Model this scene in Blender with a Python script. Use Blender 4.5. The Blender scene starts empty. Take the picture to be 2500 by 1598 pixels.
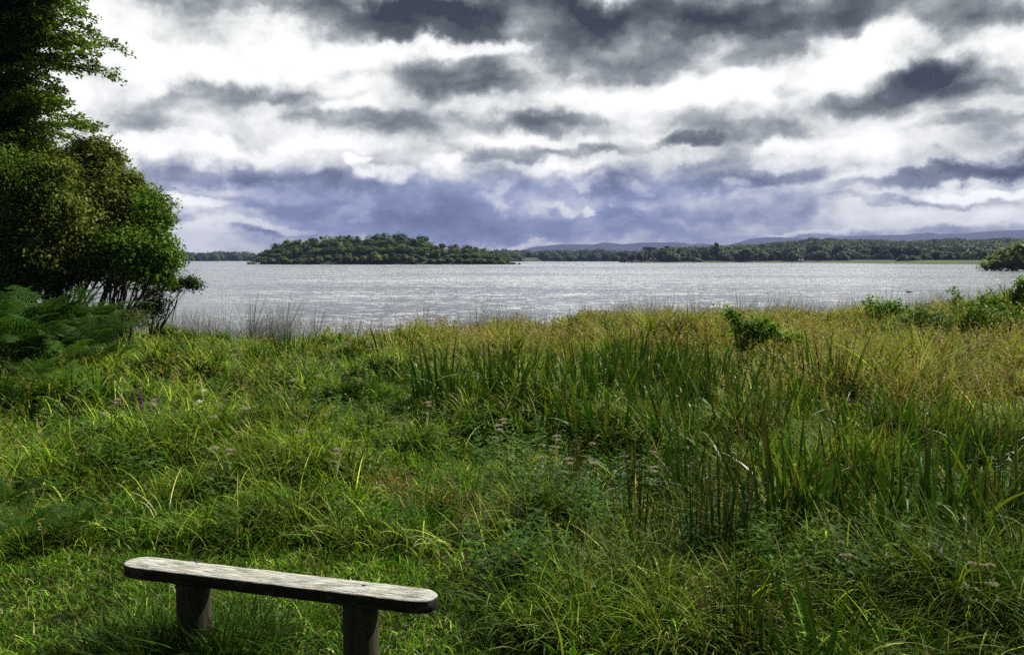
import bpy, math, numpy as np
from mathutils import Vector, Matrix

# ------------------------------------------------------------------ camera, sky, sun, exposure
S = bpy.context.scene
COL = S.collection
R = math.radians
CAMZ, FPX, PITCH = 1.75, 1944.0, R(4.91)
cam_d = bpy.data.cameras.new("camera"); cam = bpy.data.objects.new("camera", cam_d); COL.objects.link(cam)
cam.location = (0, 0, CAMZ); cam.rotation_euler = (R(90) - PITCH, 0, 0)
cam_d.sensor_width = 36; cam_d.lens = 36 * FPX / 2500; cam_d.clip_start = .05; cam_d.clip_end = 30000
S.camera = cam
S.view_settings.view_transform = 'Standard'; S.view_settings.look = 'None'
S.view_settings.exposure = 0.65; S.view_settings.gamma = 1
S.cycles.max_bounces = 6; S.cycles.diffuse_bounces = 1; S.cycles.glossy_bounces = 3
S.cycles.transmission_bounces = 3; S.cycles.volume_bounces = 0
S.cycles.sample_clamp_indirect = 4; S.cycles.caustics_reflective = False
S.cycles.use_denoising = False; S.cycles.sample_clamp_direct = 4
SUN_EL, SUN_AZ = R(43), R(60)          # azimuth measured from +Y (ahead) towards +X
sun_d = bpy.data.lights.new("sun", 'SUN'); sun_d.energy = 5.0; sun_d.angle = R(1.2); sun_d.color = (1, .95, .86)
sun = bpy.data.objects.new("sun", sun_d); COL.objects.link(sun)
sdir = Vector((math.cos(SUN_EL) * math.sin(SUN_AZ), math.cos(SUN_EL) * math.cos(SUN_AZ), math.sin(SUN_EL)))
sun.rotation_euler = sdir.to_track_quat('Z', 'Y').to_euler()

class NT:
    """tiny helper to write node trees"""
    def __init__(s, tree): s.t = tree; s.n = tree.nodes; s.l = tree.links
    def node(s, typ, **kw):
        n = s.n.new(typ)
        for k, v in kw.items(): setattr(n, k, v)
        return n
    def put(s, sock, v):
        if isinstance(v, bpy.types.NodeSocket): s.l.new(v, sock)
        elif v is not None:
            if sock.type == 'RGBA' and not hasattr(v, '__len__'): v = (v, v, v, 1)
            if sock.type == 'RGBA' and len(v) == 3: v = tuple(v) + (1,)
            sock.default_value = v
    def math(s, op, a, b=None, c=None, clamp=False):
        n = s.node('ShaderNodeMath', operation=op, use_clamp=clamp)
        for i, v in enumerate((a, b, c)):
            if v is not None: s.put(n.inputs[i], v)
        return n.outputs[0]
    def vmath(s, op, a, b=None):
        n = s.node('ShaderNodeVectorMath', operation=op)
        s.put(n.inputs[0], a)
        if b is not None: s.put(n.inputs[3 if op == 'SCALE' else 1], b)
        return n.outputs['Value' if op in ('LENGTH', 'DOT_PRODUCT') else 'Vector']
    def noise(s, vec, scale, detail=2, rough=.5, out='Fac', dist=0, lac=2):
        n = s.node('ShaderNodeTexNoise'); s.put(n.inputs['Vector'], vec)
        n.inputs['Scale'].default_value = scale; n.inputs['Detail'].default_value = detail
        n.inputs['Roughness'].default_value = rough; n.inputs['Distortion'].default_value = dist
        n.inputs['Lacunarity'].default_value = lac
        return n.outputs[out]
    def rng(s, v, a, b, c=0, d=1, smooth=True):
        n = s.node('ShaderNodeMapRange'); n.interpolation_type = 'SMOOTHSTEP' if smooth else 'LINEAR'
        s.put(n.inputs['Value'], v)
        for k, x in zip(('From Min', 'From Max', 'To Min', 'To Max'), (a, b, c, d)): n.inputs[k].default_value = x
        return n.outputs['Result']
    def mix(s, f, a, b, mode='MIX'):
        n = s.node('ShaderNodeMix', data_type='RGBA', blend_type=mode)
        s.put(n.inputs['Factor'], f); s.put(n.inputs['A'], a); s.put(n.inputs['B'], b)
        return n.outputs['Result']
    def ramp(s, f, stops):
        n = s.node('ShaderNodeValToRGB'); s.put(n.inputs[0], f); e = n.color_ramp.elements
        while len(e) < len(stops): e.new(.5)
        for k, (p, c) in zip(e, stops): k.position = p; k.color = tuple(c) + (1,)
        return n.outputs[0]
    def comb(s, x, y, z):
        n = s.node('ShaderNodeCombineXYZ')
        for i, v in enumerate((x, y, z)): s.put(n.inputs[i], v)
        return n.outputs[0]

# ---- the clouded sky: clear Nishita sky, and a deck of clouds laid out by compass direction and height
world = bpy.data.worlds.new("World"); S.world = world; world.use_nodes = True
W = NT(world.node_tree); W.n.clear()
def build_sky():
    out = W.node('ShaderNodeOutputWorld'); bg = W.node('ShaderNodeBackground')
    sky = W.node('ShaderNodeTexSky', sky_type='NISHITA', sun_disc=False)
    sky.sun_elevation = SUN_EL; sky.sun_rotation = SUN_AZ
    clear = W.mix(1.0, sky.outputs[0], (.1, .1, .1), 'MULTIPLY')
    tc = W.node('ShaderNodeTexCoord').outputs['Generated']
    dn = W.vmath('NORMALIZE', tc)
    sep = W.node('ShaderNodeSeparateXYZ'); W.put(sep.inputs[0], dn)
    x, y, z = sep.outputs
    az = W.math('ARCTAN2', x, y)
    el = W.math('ARCSINE', z)
    ang = W.comb(az, el, 0)
    zz = W.math('ADD', W.math('MAXIMUM', z, 0), .20)
    plane = W.comb(W.math('DIVIDE', x, zz), W.math('DIVIDE', y, zz), 0)
    # ragged edges
    w1 = W.vmath('SCALE', W.vmath('SUBTRACT', W.noise(plane, 1.3, 3, .6, 'Color'), (.5, .5, .5)), .14)
    w2 = W.vmath('SCALE', W.vmath('SUBTRACT', W.noise(ang, 11, 7, .62, 'Color'), (.5, .5, .5)), .090)
    q = W.vmath('ADD', ang, W.vmath('ADD', W.vmath('MULTIPLY', w1, (1, .35, 0)), W.vmath('MULTIPLY', w2, (1.4, .8, 0))))
    def blob(q, X, Y, rx, ry, amp, tilt=0, soft=0.0):       # adds this cloud's thickness to q's third component
        U, V = (X - 1204) / 1873, (609 - Y) / 1873
        a = math.atan(U); e = math.atan(V * math.cos(a))
        m = W.node('ShaderNodeMapping', vector_type='TEXTURE')
        W.put(m.inputs['Vector'], q)
        m.inputs['Location'].default_value = (a, e, 0)
        m.inputs['Rotation'].default_value = (0, 0, R(tilt))
        m.inputs['Scale'].default_value = (rx / 1873 * math.cos(a) ** 2, ry / 1873, 1e6)
        L = W.vmath('LENGTH', m.outputs[0])
        return W.vmath('ADD', q, W.comb(0, 0, W.rng(L, .35, 1.4, amp, 0)))
    # clouds: negative = thick dark underside, positive = bright gap or sunlit cloud
    B = [(1250, 490, 620, 80, -.06), (960, 66, 230, 38, -.62), (1240, 60, 300, 60, -.42), (1560, 95, 300, 75, -.42), (1800, 50, 260, 60, -.36),
         (2150, 30, 330, 36, -.40), (1380, 175, 170, 42, -.36), (1700, 20, 700, 30, -.25), (1010, 25, 260, 30, -.30),
         (1060, 180, 170, 42, -.40, -3), (1160, 210, 110, 22, -.15), (2110, 205, 200, 42, -.58, 6), (2200, 150, 110, 26, -.40, 5),
         (1850, 228, 40, 18, -.3), (480, 250, 300, 32, -.26, 9), (650, 200, 190, 30, -.22, 12), (740, 285, 80, 34, -.26),
         (300, 290, 150, 20, -.22), (460, 50, 130, 60, -.26, 10), (640, 10, 200, 36, -.30), (700, 60, 60, 40, -.2), (1290, 298, 95, 30, -.40),
         (1600, 342, 66, 18, -.38, 5), (1780, 320, 160, 26, -.26), (1700, 160, 130, 26, -.22, 10), (1520, 350, 120, 14, -.2),
         (470, 405, 300, 24, -.42), (350, 440, 150, 14, -.26), (700, 430, 240, 22, -.30), (620, 470, 190, 20, -.30),
         (960, 470, 380, 60, -.27), (1230, 380, 170, 20, -.38), (1380, 370, 90, 14, -.24), (1300, 530, 440, 40, -.30), (880, 540, 330, 36, -.26), (1560, 440, 260, 36, -.28),
         (1750, 490, 330, 28, -.27), (1840, 420, 200, 20, -.35, 4), (2180, 410, 220, 18, -.46, 10), (2340, 370, 140, 26, -.5, 8),
         (2200, 470, 220, 12, -.26), (2100, 555, 360, 16, -.22), (1500, 560, 460, 18, -.2), (590, 540, 70, 12, -.4), (420, 500, 60, 10, -.2), (2330, 200, 90, 30, -.26),
         (1000, 290, 260, 34, -.22), (2250, 290, 170, 16, -.20),
         (330, 120, 130, 120, .40), (620, 150, 170, 50, .42, 10), (1120, 112, 150, 20, .50), (880, 130, 120, 26, .35), (1640, 225, 240, 40, .42),
         (2000, 130, 160, 36, .42, 8), (2330, 110, 150, 40, .40), (480, 345, 260, 20, .42), (860, 350, 120, 18, .2), (800, 235, 50, 16, .3), (300, 350, 60, 40, .35), (430, 150, 140, 36, .25), (200, 230, 120, 60, .25), (1380, 250, 120, 30, .25), (760, 180, 90, 22, .25),
         (858, 388, 36, 14, .62), (905, 420, 58, 18, .50), (1040, 396, 50, 16, .34, 14), (1290, 415, 90, 26, .28, 14), (1170, 472, 40, 26, .22, 30),
         (1372, 440, 44, 14, .26), (1392, 490, 26, 10, .34), (1330, 486, 30, 10, .22), (1490, 436, 50, 12, .22), (1745, 432, 40, 8, .25),
         (1920, 541, 110, 9, .45, 3), (2300, 445, 140, 14, .55, 5), (2310, 505, 190, 20, .34, -2), (2200, 520, 220, 14, .24),
         (450, 468, 110, 14, .50), (430, 540, 110, 30, .50), (640, 520, 130, 12, .4), (430, 585, 150, 16, .30), (870, 520, 28, 9, .2), (1930, 350, 200, 26, .22), (1150, 582, 120, 10, .24), (1220, 345, 160, 14, .2)]
    for b in B: q = blob(q, *b)
    sq = W.node('ShaderNodeSeparateXYZ'); W.put(sq.inputs[0], q); acc = sq.outputs[2]
    n1 = W.noise(plane, .75, 8, .54, dist=.3)
    n2 = W.noise(W.comb(W.math('MULTIPLY', az, .72), el, .3), 12, 10, .58, dist=.35)
    n3 = W.noise(W.comb(W.math('MULTIPLY', az, .7), el, 1.3), 52, 6, .6)
    def puffs(sc, sx, sy):
        vo = W.node('ShaderNodeTexVoronoi', feature='SMOOTH_F1', voronoi_dimensions='2D'); vo.inputs['Scale'].default_value = sc; vo.inputs['Smoothness'].default_value = .6
        vo.inputs['Detail'].default_value = 2.5; vo.inputs['Roughness'].default_value = .5
        W.put(vo.inputs['Vector'], W.vmath('MULTIPLY', W.vmath('ADD', ang, W.vmath('SCALE', w2, .8)), (sx, sy, 0))); return vo.outputs['Distance']
    pf = W.math('SUBTRACT', .42, puffs(9, 1.0, 2.0))
    base = W.math('ADD', W.math('MULTIPLY', W.math('SUBTRACT', n1, .5), .50), .92)
    base = W.math('ADD', base, W.math('MULTIPLY', W.math('SUBTRACT', n2, .5), 1.0))
    base = W.math('ADD', base, W.math('MULTIPLY', W.math('SUBTRACT', n3, .5), .38))
    f = W.math('ADD', W.math('ADD', base, W.math('MULTIPLY', pf, .50)), W.math('MULTIPLY', acc, 1.0))
    f = W.math('MULTIPLY_ADD', f, .68, .115, clamp=True)
    grey = W.ramp(f, [(0, (.035, .045, .055)), (.2, (.115, .135, .145)), (.36, (.27, .30, .312)), (.48, (.47, .50, .51)), (.58, (.74, .76, .745)), (.68, (.95, .955, .935)), (.8, (1.12, 1.12, 1.10)), (1, (1.35, 1.35, 1.33))])
    blue = W.ramp(f, [(0, (.10, .13, .22)), (.2, (.17, .21, .36)), (.36, (.27, .32, .53)), (.48, (.42, .47, .68)), (.60, (.66, .70, .83)), (.72, (.98, .99, 1.0)), (1, (1.3, 1.3, 1.28))])
    tint = W.rng(el, .135, .075, 0, 1)
    tint = W.math('MULTIPLY', tint, W.rng(W.math('ABSOLUTE', W.math('ADD', az, .05)), .12, .6, .95, .35))
    cloud = W.mix(tint, grey, blue)
    thin = W.rng(W.noise(plane, 2.1, 4, .55), .66, .8, 0, .35)
    col = W.mix(thin, cloud, W.mix(.5, cloud, clear))
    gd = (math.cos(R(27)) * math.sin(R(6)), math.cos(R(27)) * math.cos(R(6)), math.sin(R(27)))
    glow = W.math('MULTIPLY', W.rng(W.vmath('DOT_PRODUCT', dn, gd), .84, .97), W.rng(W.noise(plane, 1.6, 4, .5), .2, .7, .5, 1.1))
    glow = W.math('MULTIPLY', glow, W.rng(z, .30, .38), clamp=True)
    col = W.mix(W.rng(W.math('MULTIPLY', y, -1), -.35, .35, 0, .9), col, (.07, .08, .09))           # unseen sky behind the camera dimmed to deepen shadows
    col = W.mix(W.rng(z, .48, .66, 0, .85), col, (.08, .09, .10))           # unseen sky overhead darkened to cut the fill light
    col = W.mix(glow, col, (7.0, 6.9, 6.7))          # glow added above the view, away from the sun, to brighten the water
    col = W.mix(W.rng(z, -.02, -.10), col, (.10, .13, .12))
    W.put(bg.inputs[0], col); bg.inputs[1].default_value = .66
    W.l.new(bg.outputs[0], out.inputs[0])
build_sky()
world.cycles.sampling_method = 'MANUAL'; world.cycles.sample_map_resolution = 512

# ------------------------------------------------------------------ geometry helpers
def rs(seed): return np.random.default_rng(seed)
def ray(px, py):
    dx, dy = (px - 1250) / FPX, (799 - py) / FPX
    c, s = math.cos(PITCH), math.sin(PITCH)
    return np.array([dx, c + dy * s, dy * c - s])
def at_z(px, py, z):
    d = ray(px, py); t = (z - CAMZ) / d[2]; return np.array([0, 0, CAMZ]) + d * t
def at_y(px, py, Y):
    d = ray(px, py); t = Y / d[1]; return np.array([0, 0, CAMZ]) + d * t
def project(x, y, z):
    c, s = math.cos(PITCH), math.sin(PITCH)
    zz = z - CAMZ
    dep = y * c - zz * s; up = y * s + zz * c
    dep = np.maximum(dep, .01)
    return 1250 + FPX * x / dep, 799 - FPX * up / dep
def snoise(x, y, seed=0, sc=1.0, oct=3):
    """smooth value noise on arrays, about -1..1"""
    x = np.asarray(x, float) * sc; y = np.asarray(y, float) * sc
    tot = 0; amp = 1; nrm = 0
    for o in range(oct):
        xi = np.floor(x).astype(np.int64); yi = np.floor(y).astype(np.int64)
        fx = x - xi; fy = y - yi; fx = fx * fx * (3 - 2 * fx); fy = fy * fy * (3 - 2 * fy)
        def h(a, b):
            n = (a * 374761393 + b * 668265263 + (seed + o) * 2147483647) & 0xffffffff
            n = ((n ^ (n >> 13)) * 1274126177) & 0xffffffff
            return ((n ^ (n >> 16)) & 0xffff) / 32767.5 - 1
        v = (h(xi, yi) * (1 - fx) + h(xi + 1, yi) * fx) * (1 - fy) + (h(xi, yi + 1) * (1 - fx) + h(xi + 1, yi + 1) * fx) * fy
        tot = tot + v * amp; nrm += amp; amp *= .5; x = x * 2.03 + 17; y = y * 2.03 + 5
    return tot / nrm
def sstep(a, b, v):
    t = np.clip((v - a) / (b - a), 0, 1); return t * t * (3 - 2 * t)

class MB:
    """collects vertices, quads and point colours for one mesh"""
    def __init__(s): s.v = []; s.f = []; s.c = []; s.n = 0
    def add(s, v, f, c=None):
        v = np.asarray(v, float).reshape(-1, 3); f = np.asarray(f, np.int64).reshape(-1, 4)
        if c is None: c = (1, 1, 1)
        c = np.broadcast_to(np.asarray(c, float), (len(v), 3))
        s.v.append(v); s.f.append(f + s.n); s.c.append(c); s.n += len(v)
    def mesh(s, name):
        me = bpy.data.meshes.new(name)
        if not s.v: return me
        v = np.concatenate(s.v); f = np.concatenate(s.f); c = np.concatenate(s.c)
        me.vertices.add(len(v)); me.vertices.foreach_set('co', v.astype(np.float32).ravel())
        me.loops.add(f.size); me.loops.foreach_set('vertex_index', f.astype(np.int32).ravel())
        me.polygons.add(len(f)); me.polygons.foreach_set('loop_start', np.arange(0, f.size, 4, dtype=np.int32))
        a = me.attributes.new('col', 'FLOAT_COLOR', 'POINT')
        a.data.foreach_set('color', np.concatenate([c, np.ones((len(c), 1))], 1).astype(np.float32).ravel())
        me.update(calc_edges=True); me.validate()
        return me
    def build(s, name, mat, parent=None, smooth=False, loc=None):
        me = s.mesh(name)
        if loc is not None:
            me.transform(Matrix.Translation(-Vector(loc)))
        if smooth: me.polygons.foreach_set('use_smooth', np.ones(len(me.polygons), dtype=bool))
        me.materials.append(mat)
        o = bpy.data.objects.new(name, me); COL.objects.link(o)
        if parent is not None: o.parent = parent
        elif loc is not None: o.location = loc
        return o
def tag(o, label=None, cat=None, group=None, kind=None):
    if label: o['label'] = label
    if cat: o['category'] = cat
    if group: o['group'] = group
    if kind: o['kind'] = kind
    return o
def empty(name, loc=(0, 0, 0), rz=0):
    o = bpy.data.objects.new(name, None); COL.objects.link(o); o.location = loc; o.rotation_euler = (0, 0, rz); o.empty_display_size = .1
    return o
def copy_tree(o, parent=None):
    c = o.copy(); COL.objects.link(c)
    if parent is not None: c.parent = parent
    for ch in list(o.children): copy_tree(ch, c)
    return c
ORD = ['first', 'second', 'third', 'fourth', 'fifth', 'sixth', 'seventh', 'eighth', 'ninth', 'tenth', 'eleventh', 'twelfth', 'thirteenth', 'fourteenth',
       'fifteenth', 'sixteenth', 'seventeenth', 'eighteenth', 'nineteenth', 'twentieth']
def ordinal(i):
    if i < 20: return ORD[i]
    tens = {2: 'twenty', 3: 'thirty', 4: 'forty', 5: 'fifty'}[(i + 1) // 10]
    k = (i + 1) % 10
    return (tens[:-1] + 'ieth') if k == 0 else tens + '-' + ORD[k - 1]

def blades(mb, base, L, w, az, th0, th1, segs, col, tipw=.08, tipcol=None, twist=None, belly=False):
    """curved tapering strips. base (N,3); L length; w half width; az lean azimuth; th0..th0+th1 angle from vertical"""
    N = len(base); base = np.asarray(base, float)
    L, w, az, th0, th1 = [np.broadcast_to(np.asarray(a, float), (N,)) for a in (L, w, az, th0, th1)]
    d = np.stack([np.cos(az), np.sin(az), np.zeros(N)], 1)
    tw = az + np.pi / 2 if twist is None else az + np.pi / 2 + twist
    sd = np.stack([np.cos(tw), np.sin(tw), np.zeros(N)], 1)
    p = base.copy(); pts = [p.copy()]
    for k in range(segs):
        th = th0 + th1 * (k + .5) / segs
        p = p + (L / segs)[:, None] * (np.sin(th)[:, None] * d + np.cos(th)[:, None] * np.array([0, 0, 1.]))
        pts.append(p.copy())
    V = np.zeros((N, segs + 1, 2, 3)); C = np.zeros((N, segs + 1, 2, 3))
    for k in range(segs + 1):
        t = k / segs
        ww = (1 - t ** 1.7) * (1 - tipw) + tipw
        if belly: ww = (.35 + .65 * math.sin(math.pi * min(1, t * .9 + .12))) * (1 - t ** 3) + tipw
        V[:, k, 0] = pts[k] - sd * (w * ww)[:, None]; V[:, k, 1] = pts[k] + sd * (w * ww)[:, None]
        cc = col if tipcol is None else col * (1 - t ** 3) + tipcol * t ** 3
        C[:, k, 0] = cc; C[:, k, 1] = cc
    i = np.arange(N)[:, None] * (segs + 1) * 2 + np.arange(segs)[None, :] * 2
    F = np.stack([i, i + 1, i + 3, i + 2], -1).reshape(-1, 4)
    mb.add(V.reshape(-1, 3), F, C.reshape(-1, 3))
    return np.stack(pts, 1)

def rand_dir(r, n):
    v = r.normal(size=(n, 3)); return v / np.linalg.norm(v, axis=1, keepdims=True)
def unit(v): return v / np.maximum(np.linalg.norm(v, axis=-1, keepdims=True), 1e-9)
def leaves(mb, P, D, Nrm, ln, wd, col, fold=.12):
    """rhombic leaves at P pointing along D with normals near Nrm"""
    n = len(P); D = unit(D); side = unit(np.cross(D, Nrm)); nn = unit(np.cross(side, D))
    ln = np.broadcast_to(np.asarray(ln, float), (n,))[:, None]; wd = np.broadcast_to(np.asarray(wd, float), (n,))[:, None]
    V = np.stack([P, P + D * ln * .45 + side * wd * .5 + nn * ln * fold, P + D * ln - nn * ln * fold * .4, P + D * ln * .45 - side * wd * .5 + nn * ln * fold], 1)
    i = np.arange(n)[:, None] * 4
    F = np.concatenate([i, i + 1, i + 2, i + 3], 1)
    mb.add(V.reshape(-1, 3), F, np.repeat(np.broadcast_to(col, (n, 3)), 4, 0))
def tube(mb, pts, rad, col=(1, 1, 1), sides=6, cap=True):
    pts = np.asarray(pts, float); n = len(pts); rad = np.broadcast_to(np.asarray(rad, float), (n,))
    t = unit(np.gradient(pts, axis=0)); ref = np.array([0.31, .95, .05]) if abs(t[0][2]) > .7 else np.array([0, 0, 1.])
    a = unit(np.cross(t, ref)); b = np.cross(t, a)
    th = np.arange(sides) / sides * 2 * np.pi
    V = pts[:, None] + rad[:, None, None] * (np.cos(th)[None, :, None] * a[:, None] + np.sin(th)[None, :, None] * b[:, None])
    F = []
    for k in range(n - 1):
        for j in range(sides):
            F.append((k * sides + j, k * sides + (j + 1) % sides, (k + 1) * sides + (j + 1) % sides, (k + 1) * sides + j))
    mb.add(V.reshape(-1, 3), F, col)
def wob(p0, p1, n, amp, r, sag=0):
    p0 = np.asarray(p0, float); p1 = np.asarray(p1, float); t = np.linspace(0, 1, n)[:, None]
    P = p0 * (1 - t) + p1 * t; L = np.linalg.norm(p1 - p0)
    off = np.cumsum(r.normal(size=(n, 3)) * amp * L / n, 0); off -= off[0]
    P = P + off * 1.0; P[:, 2] += (sag * L * 4 * t * (1 - t))[:, 0]
    return P
def box(mb, lo, hi, col=(1, 1, 1), rz=0, org=(0, 0, 0)):
    x0, y0, z0 = lo; x1, y1, z1 = hi
    v = np.array([(x0, y0, z0), (x1, y0, z0), (x1, y1, z0), (x0, y1, z0), (x0, y0, z1), (x1, y0, z1), (x1, y1, z1), (x0, y1, z1)], float)
    c, s = math.cos(rz), math.sin(rz)
    v = np.stack([v[:, 0] * c - v[:, 1] * s, v[:, 0] * s + v[:, 1] * c, v[:, 2]], 1) + np.array(org)
    mb.add(v, [(0, 3, 2, 1), (4, 5, 6, 7), (0, 1, 5, 4), (1, 2, 6, 5), (2, 3, 7, 6), (3, 0, 4, 7)], col)
def lump(mb, c, r3, seed, col, nu=14, nv=8, amp=.18, freq=1.3):
    """an uneven closed body"""
    u = np.arange(nu) / nu * 2 * np.pi; v = np.linspace(.04, np.pi - .04, nv)
    U, Vv = np.meshgrid(u, v); d = np.stack([np.sin(Vv) * np.cos(U), np.sin(Vv) * np.sin(U), np.cos(Vv)], -1).reshape(-1, 3)
    k = 1 + amp * snoise(d[:, 0] * freq + d[:, 2] * 1.7 + seed, d[:, 1] * freq - d[:, 2] * 1.1, seed, 1.5, 2)
    P = d * k[:, None] * np.asarray(r3) + np.asarray(c)
    F = [(i * nu + j, (i + 1) * nu + j, (i + 1) * nu + (j + 1) % nu, i * nu + (j + 1) % nu) for i in range(nv - 1) for j in range(nu)]
    F += [(0, j, j + 1, j + 2) for j in range(1, nu - 2, 2)]
    b = (nv - 1) * nu
    F += [(b, b + j + 2, b + j + 1, b + j) for j in range(1, nu - 2, 2)]
    mb.add(P, F, col)

# ------------------------------------------------------------------ materials
def new_mat(name):
    m = bpy.data.materials.new(name); m.use_nodes = True; T = NT(m.node_tree); T.n.clear()
    out = T.node('ShaderNodeOutputMaterial'); return m, T, out
def principled(T, col, rough=.7, spec=.3, normal=None):
    p = T.node('ShaderNodeBsdfPrincipled'); T.put(p.inputs['Base Color'], col); T.put(p.inputs['Roughness'], rough)
    p.inputs['Specular IOR Level'].default_value = spec
    if normal is not None: T.put(p.inputs['Normal'], normal)
    return p.outputs[0]
def bump(T, h, strength=.5, dist=.01):
    b = T.node('ShaderNodeBump'); b.inputs['Strength'].default_value = strength; b.inputs['Distance'].default_value = dist
    T.put(b.inputs['Height'], h); return b.outputs[0]
def foliage_mat(name, transl=.35, rough=.5, spec=.3, objcol=False, vary=.0, nscale=1.0, tt=(1.15, 1.25, .65)):
    m, T, out = new_mat(name)
    a = T.node('ShaderNodeAttribute', attribute_name='col'); c = a.outputs['Color']
    if objcol:
        oi = T.node('ShaderNodeObjectInfo'); c = T.mix(1.0, c, oi.outputs['Color'], 'MULTIPLY')
    if vary:
        g = T.node('ShaderNodeNewGeometry').outputs['Position']
        n = T.rng(T.noise(g, nscale, 3), .3, .7, 1 - vary, 1 + vary)
        c = T.vmath('MULTIPLY', c, T.comb(n, n, n))
    p = principled(T, c, rough, spec)
    tr = T.node('ShaderNodeBsdfTranslucent'); T.put(tr.inputs[0], T.mix(1.0, c, tt, 'MULTIPLY'))
    mx = T.node('ShaderNodeMixShader'); mx.inputs[0].default_value = transl
    T.l.new(p, mx.inputs[1]); T.l.new(tr.outputs[0], mx.inputs[2]); T.l.new(mx.outputs[0], out.inputs[0])
    return m
M_GRASS = foliage_mat('grass_blade', .30, .5, .05)
M_LEAF = foliage_mat('leaf', .34, .5, .05)
M_DRY = foliage_mat('dry_grass_blade', .35, .6, .2)
M_FAR = foliage_mat('far_foliage', .22, .7, .15, objcol=True)
M_WOODS = foliage_mat('woodland_foliage', .2, .75, .1, vary=.35, nscale=.05)
def bark_mat():
    m, T, out = new_mat('bark'); g = T.node('ShaderNodeTexCoord').outputs['Object']
    n = T.noise(T.vmath('MULTIPLY', g, (1, 1, .25)), 22, 4, .6)
    c = T.ramp(n, [(.3, (.018, .014, .010)), (.6, (.055, .044, .032)), (.8, (.10, .09, .065))])
    T.l.new(principled(T, c, .85, .2, bump(T, n, .8, .02)), out.inputs[0]); return m
M_BARK = bark_mat()
def plain(name, col, rough=.7, spec=.3, n=0):
    m, T, out = new_mat(name); c = col
    if n:
        g = T.node('ShaderNodeTexCoord').outputs['Object']
        f = T.noise(g, n, 4, .6); c = T.mix(T.rng(f, .3, .7, 0, 1), tuple(k * .75 for k in col), tuple(min(1, k * 1.15) for k in col))
    T.l.new(principled(T, c, rough, spec), out.inputs[0]); return m

# ------------------------------------------------------------------ the ground, lake and far terrain
WZ = -.62
UT = [-.9, -.55, -.46, -.40, -.30, -.20, -.10, -.04, .05, .15, .21, .27, .38, .46, .6, .9]
YT = [21, 21, 18.9, 17.9, 17.0, 16.8, 17.4, 18.6, 19.2, 19.9, 20.6, 20.0, 19.4, 20.2, 21.5, 23]
def shore_y(x, y):
    return np.interp(x / np.maximum(y, 1), UT, YT) + .35 * snoise(x, y * 0, 5, .7, 3)
def G(x, y):
    x = np.asarray(x, float); y = np.asarray(y, float)
    far = sstep(4.2, 8, y)
    z = .03 * snoise(x, y, 1, .9, 3) * (1 - far) + far * (.10 * snoise(x, y, 2, .55, 3) + .34 * np.maximum(-.25, snoise(x, y, 8, 1.15, 2)) + .04)
    z = z + .38 * sstep(.42, .66, x / np.maximum(y, 1)) * sstep(9, 15, y) + .15 * sstep(-.35, -.6, x / np.maximum(y, 1)) * sstep(7, 14, y)
    z = z - .10 * sstep(11, 18, y) + .16 * sstep(.02, .16, x / np.maximum(y, 1)) * sstep(12, 17, y)
    return z - 1.5 * sstep(-.1, 2.6, y - shore_y(x, y))

def ground_mat():
    m, T, out = new_mat('meadow_soil'); g = T.node('ShaderNodeTexCoord').outputs['Object']
    n = T.noise(g, 3, 6, .65); n2 = T.noise(g, 40, 3, .6)
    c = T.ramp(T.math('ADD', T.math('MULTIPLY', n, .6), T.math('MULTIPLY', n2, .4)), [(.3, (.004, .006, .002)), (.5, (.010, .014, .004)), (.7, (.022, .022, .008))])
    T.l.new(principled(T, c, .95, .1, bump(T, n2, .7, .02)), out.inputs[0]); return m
def grid(fn, xs, ys):
    X, Y = np.meshgrid(xs, ys); P = np.stack([X, Y, fn(X, Y)], -1).reshape(-1, 3); nx, ny = len(xs), len(ys)
    i = (np.arange(ny - 1)[:, None] * nx + np.arange(nx - 1)[None, :]).reshape(-1, 1)
    return P, np.concatenate([i, i + 1, i + 1 + nx, i + nx], 1)
mb = MB(); P, F = grid(G, np.concatenate([np.linspace(-60, -22, 14), np.linspace(-21, 21, 260), np.linspace(22, 60, 14)]), np.concatenate([np.linspace(-50, -1, 12), np.linspace(0, 26, 200), np.linspace(27, 32, 3)]))
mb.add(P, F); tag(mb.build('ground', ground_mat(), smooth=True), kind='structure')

def water_mat():
    m, T, out = new_mat('lake_water'); g = T.node('ShaderNodeNewGeometry').outputs['Position']
    def slope(vec, sc, amp, det=2):
        n = T.noise(vec, sc, det, .55, 'Color')
        return T.vmath('MULTIPLY', T.vmath('SUBTRACT', n, (.5, .5, .5)), amp)
    gs = T.vmath('MULTIPLY', g, (.45, 1.0, 1))                       # wavelets run sideways
    s1 = slope(gs, 2.4, (.8, 1.9, 0), 3); s2 = slope(gs, .6, (.35, .8, 0), 2); s3 = slope(T.vmath('MULTIPLY', g, (.7, 1, 1)), 8.0, (.5, 1.0, 0), 1)
    streak = T.noise(T.vmath('MULTIPLY', g, (.0030, .022, 1)), 1.0, 4, .6, dist=.6)
    k = T.rng(streak, .36, .64, .50, 1.30)
    s4 = T.vmath('ADD', slope(T.vmath('MULTIPLY', g, (.25, 1, 1)), .16, (.12, .75, 0), 2), slope(T.vmath('MULTIPLY', g, (.2, 1, 1)), .045, (.06, .45, 0), 2))
    s = T.vmath('SCALE', T.vmath('ADD', T.vmath('ADD', s1, s2), T.vmath('ADD', s3, s4)), k)
    nrm = T.vmath('NORMALIZE', T.vmath('ADD', s, (0, 0, 1)))
    p = T.node('ShaderNodeBsdfPrincipled'); T.put(p.inputs['Base Color'], (.05, .06, .065)); p.inputs['Roughness'].default_value = .20
    p.inputs['IOR'].default_value = 1.333; T.put(p.inputs['Normal'], nrm)
    T.l.new(p.outputs[0], out.inputs[0]); return m
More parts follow.
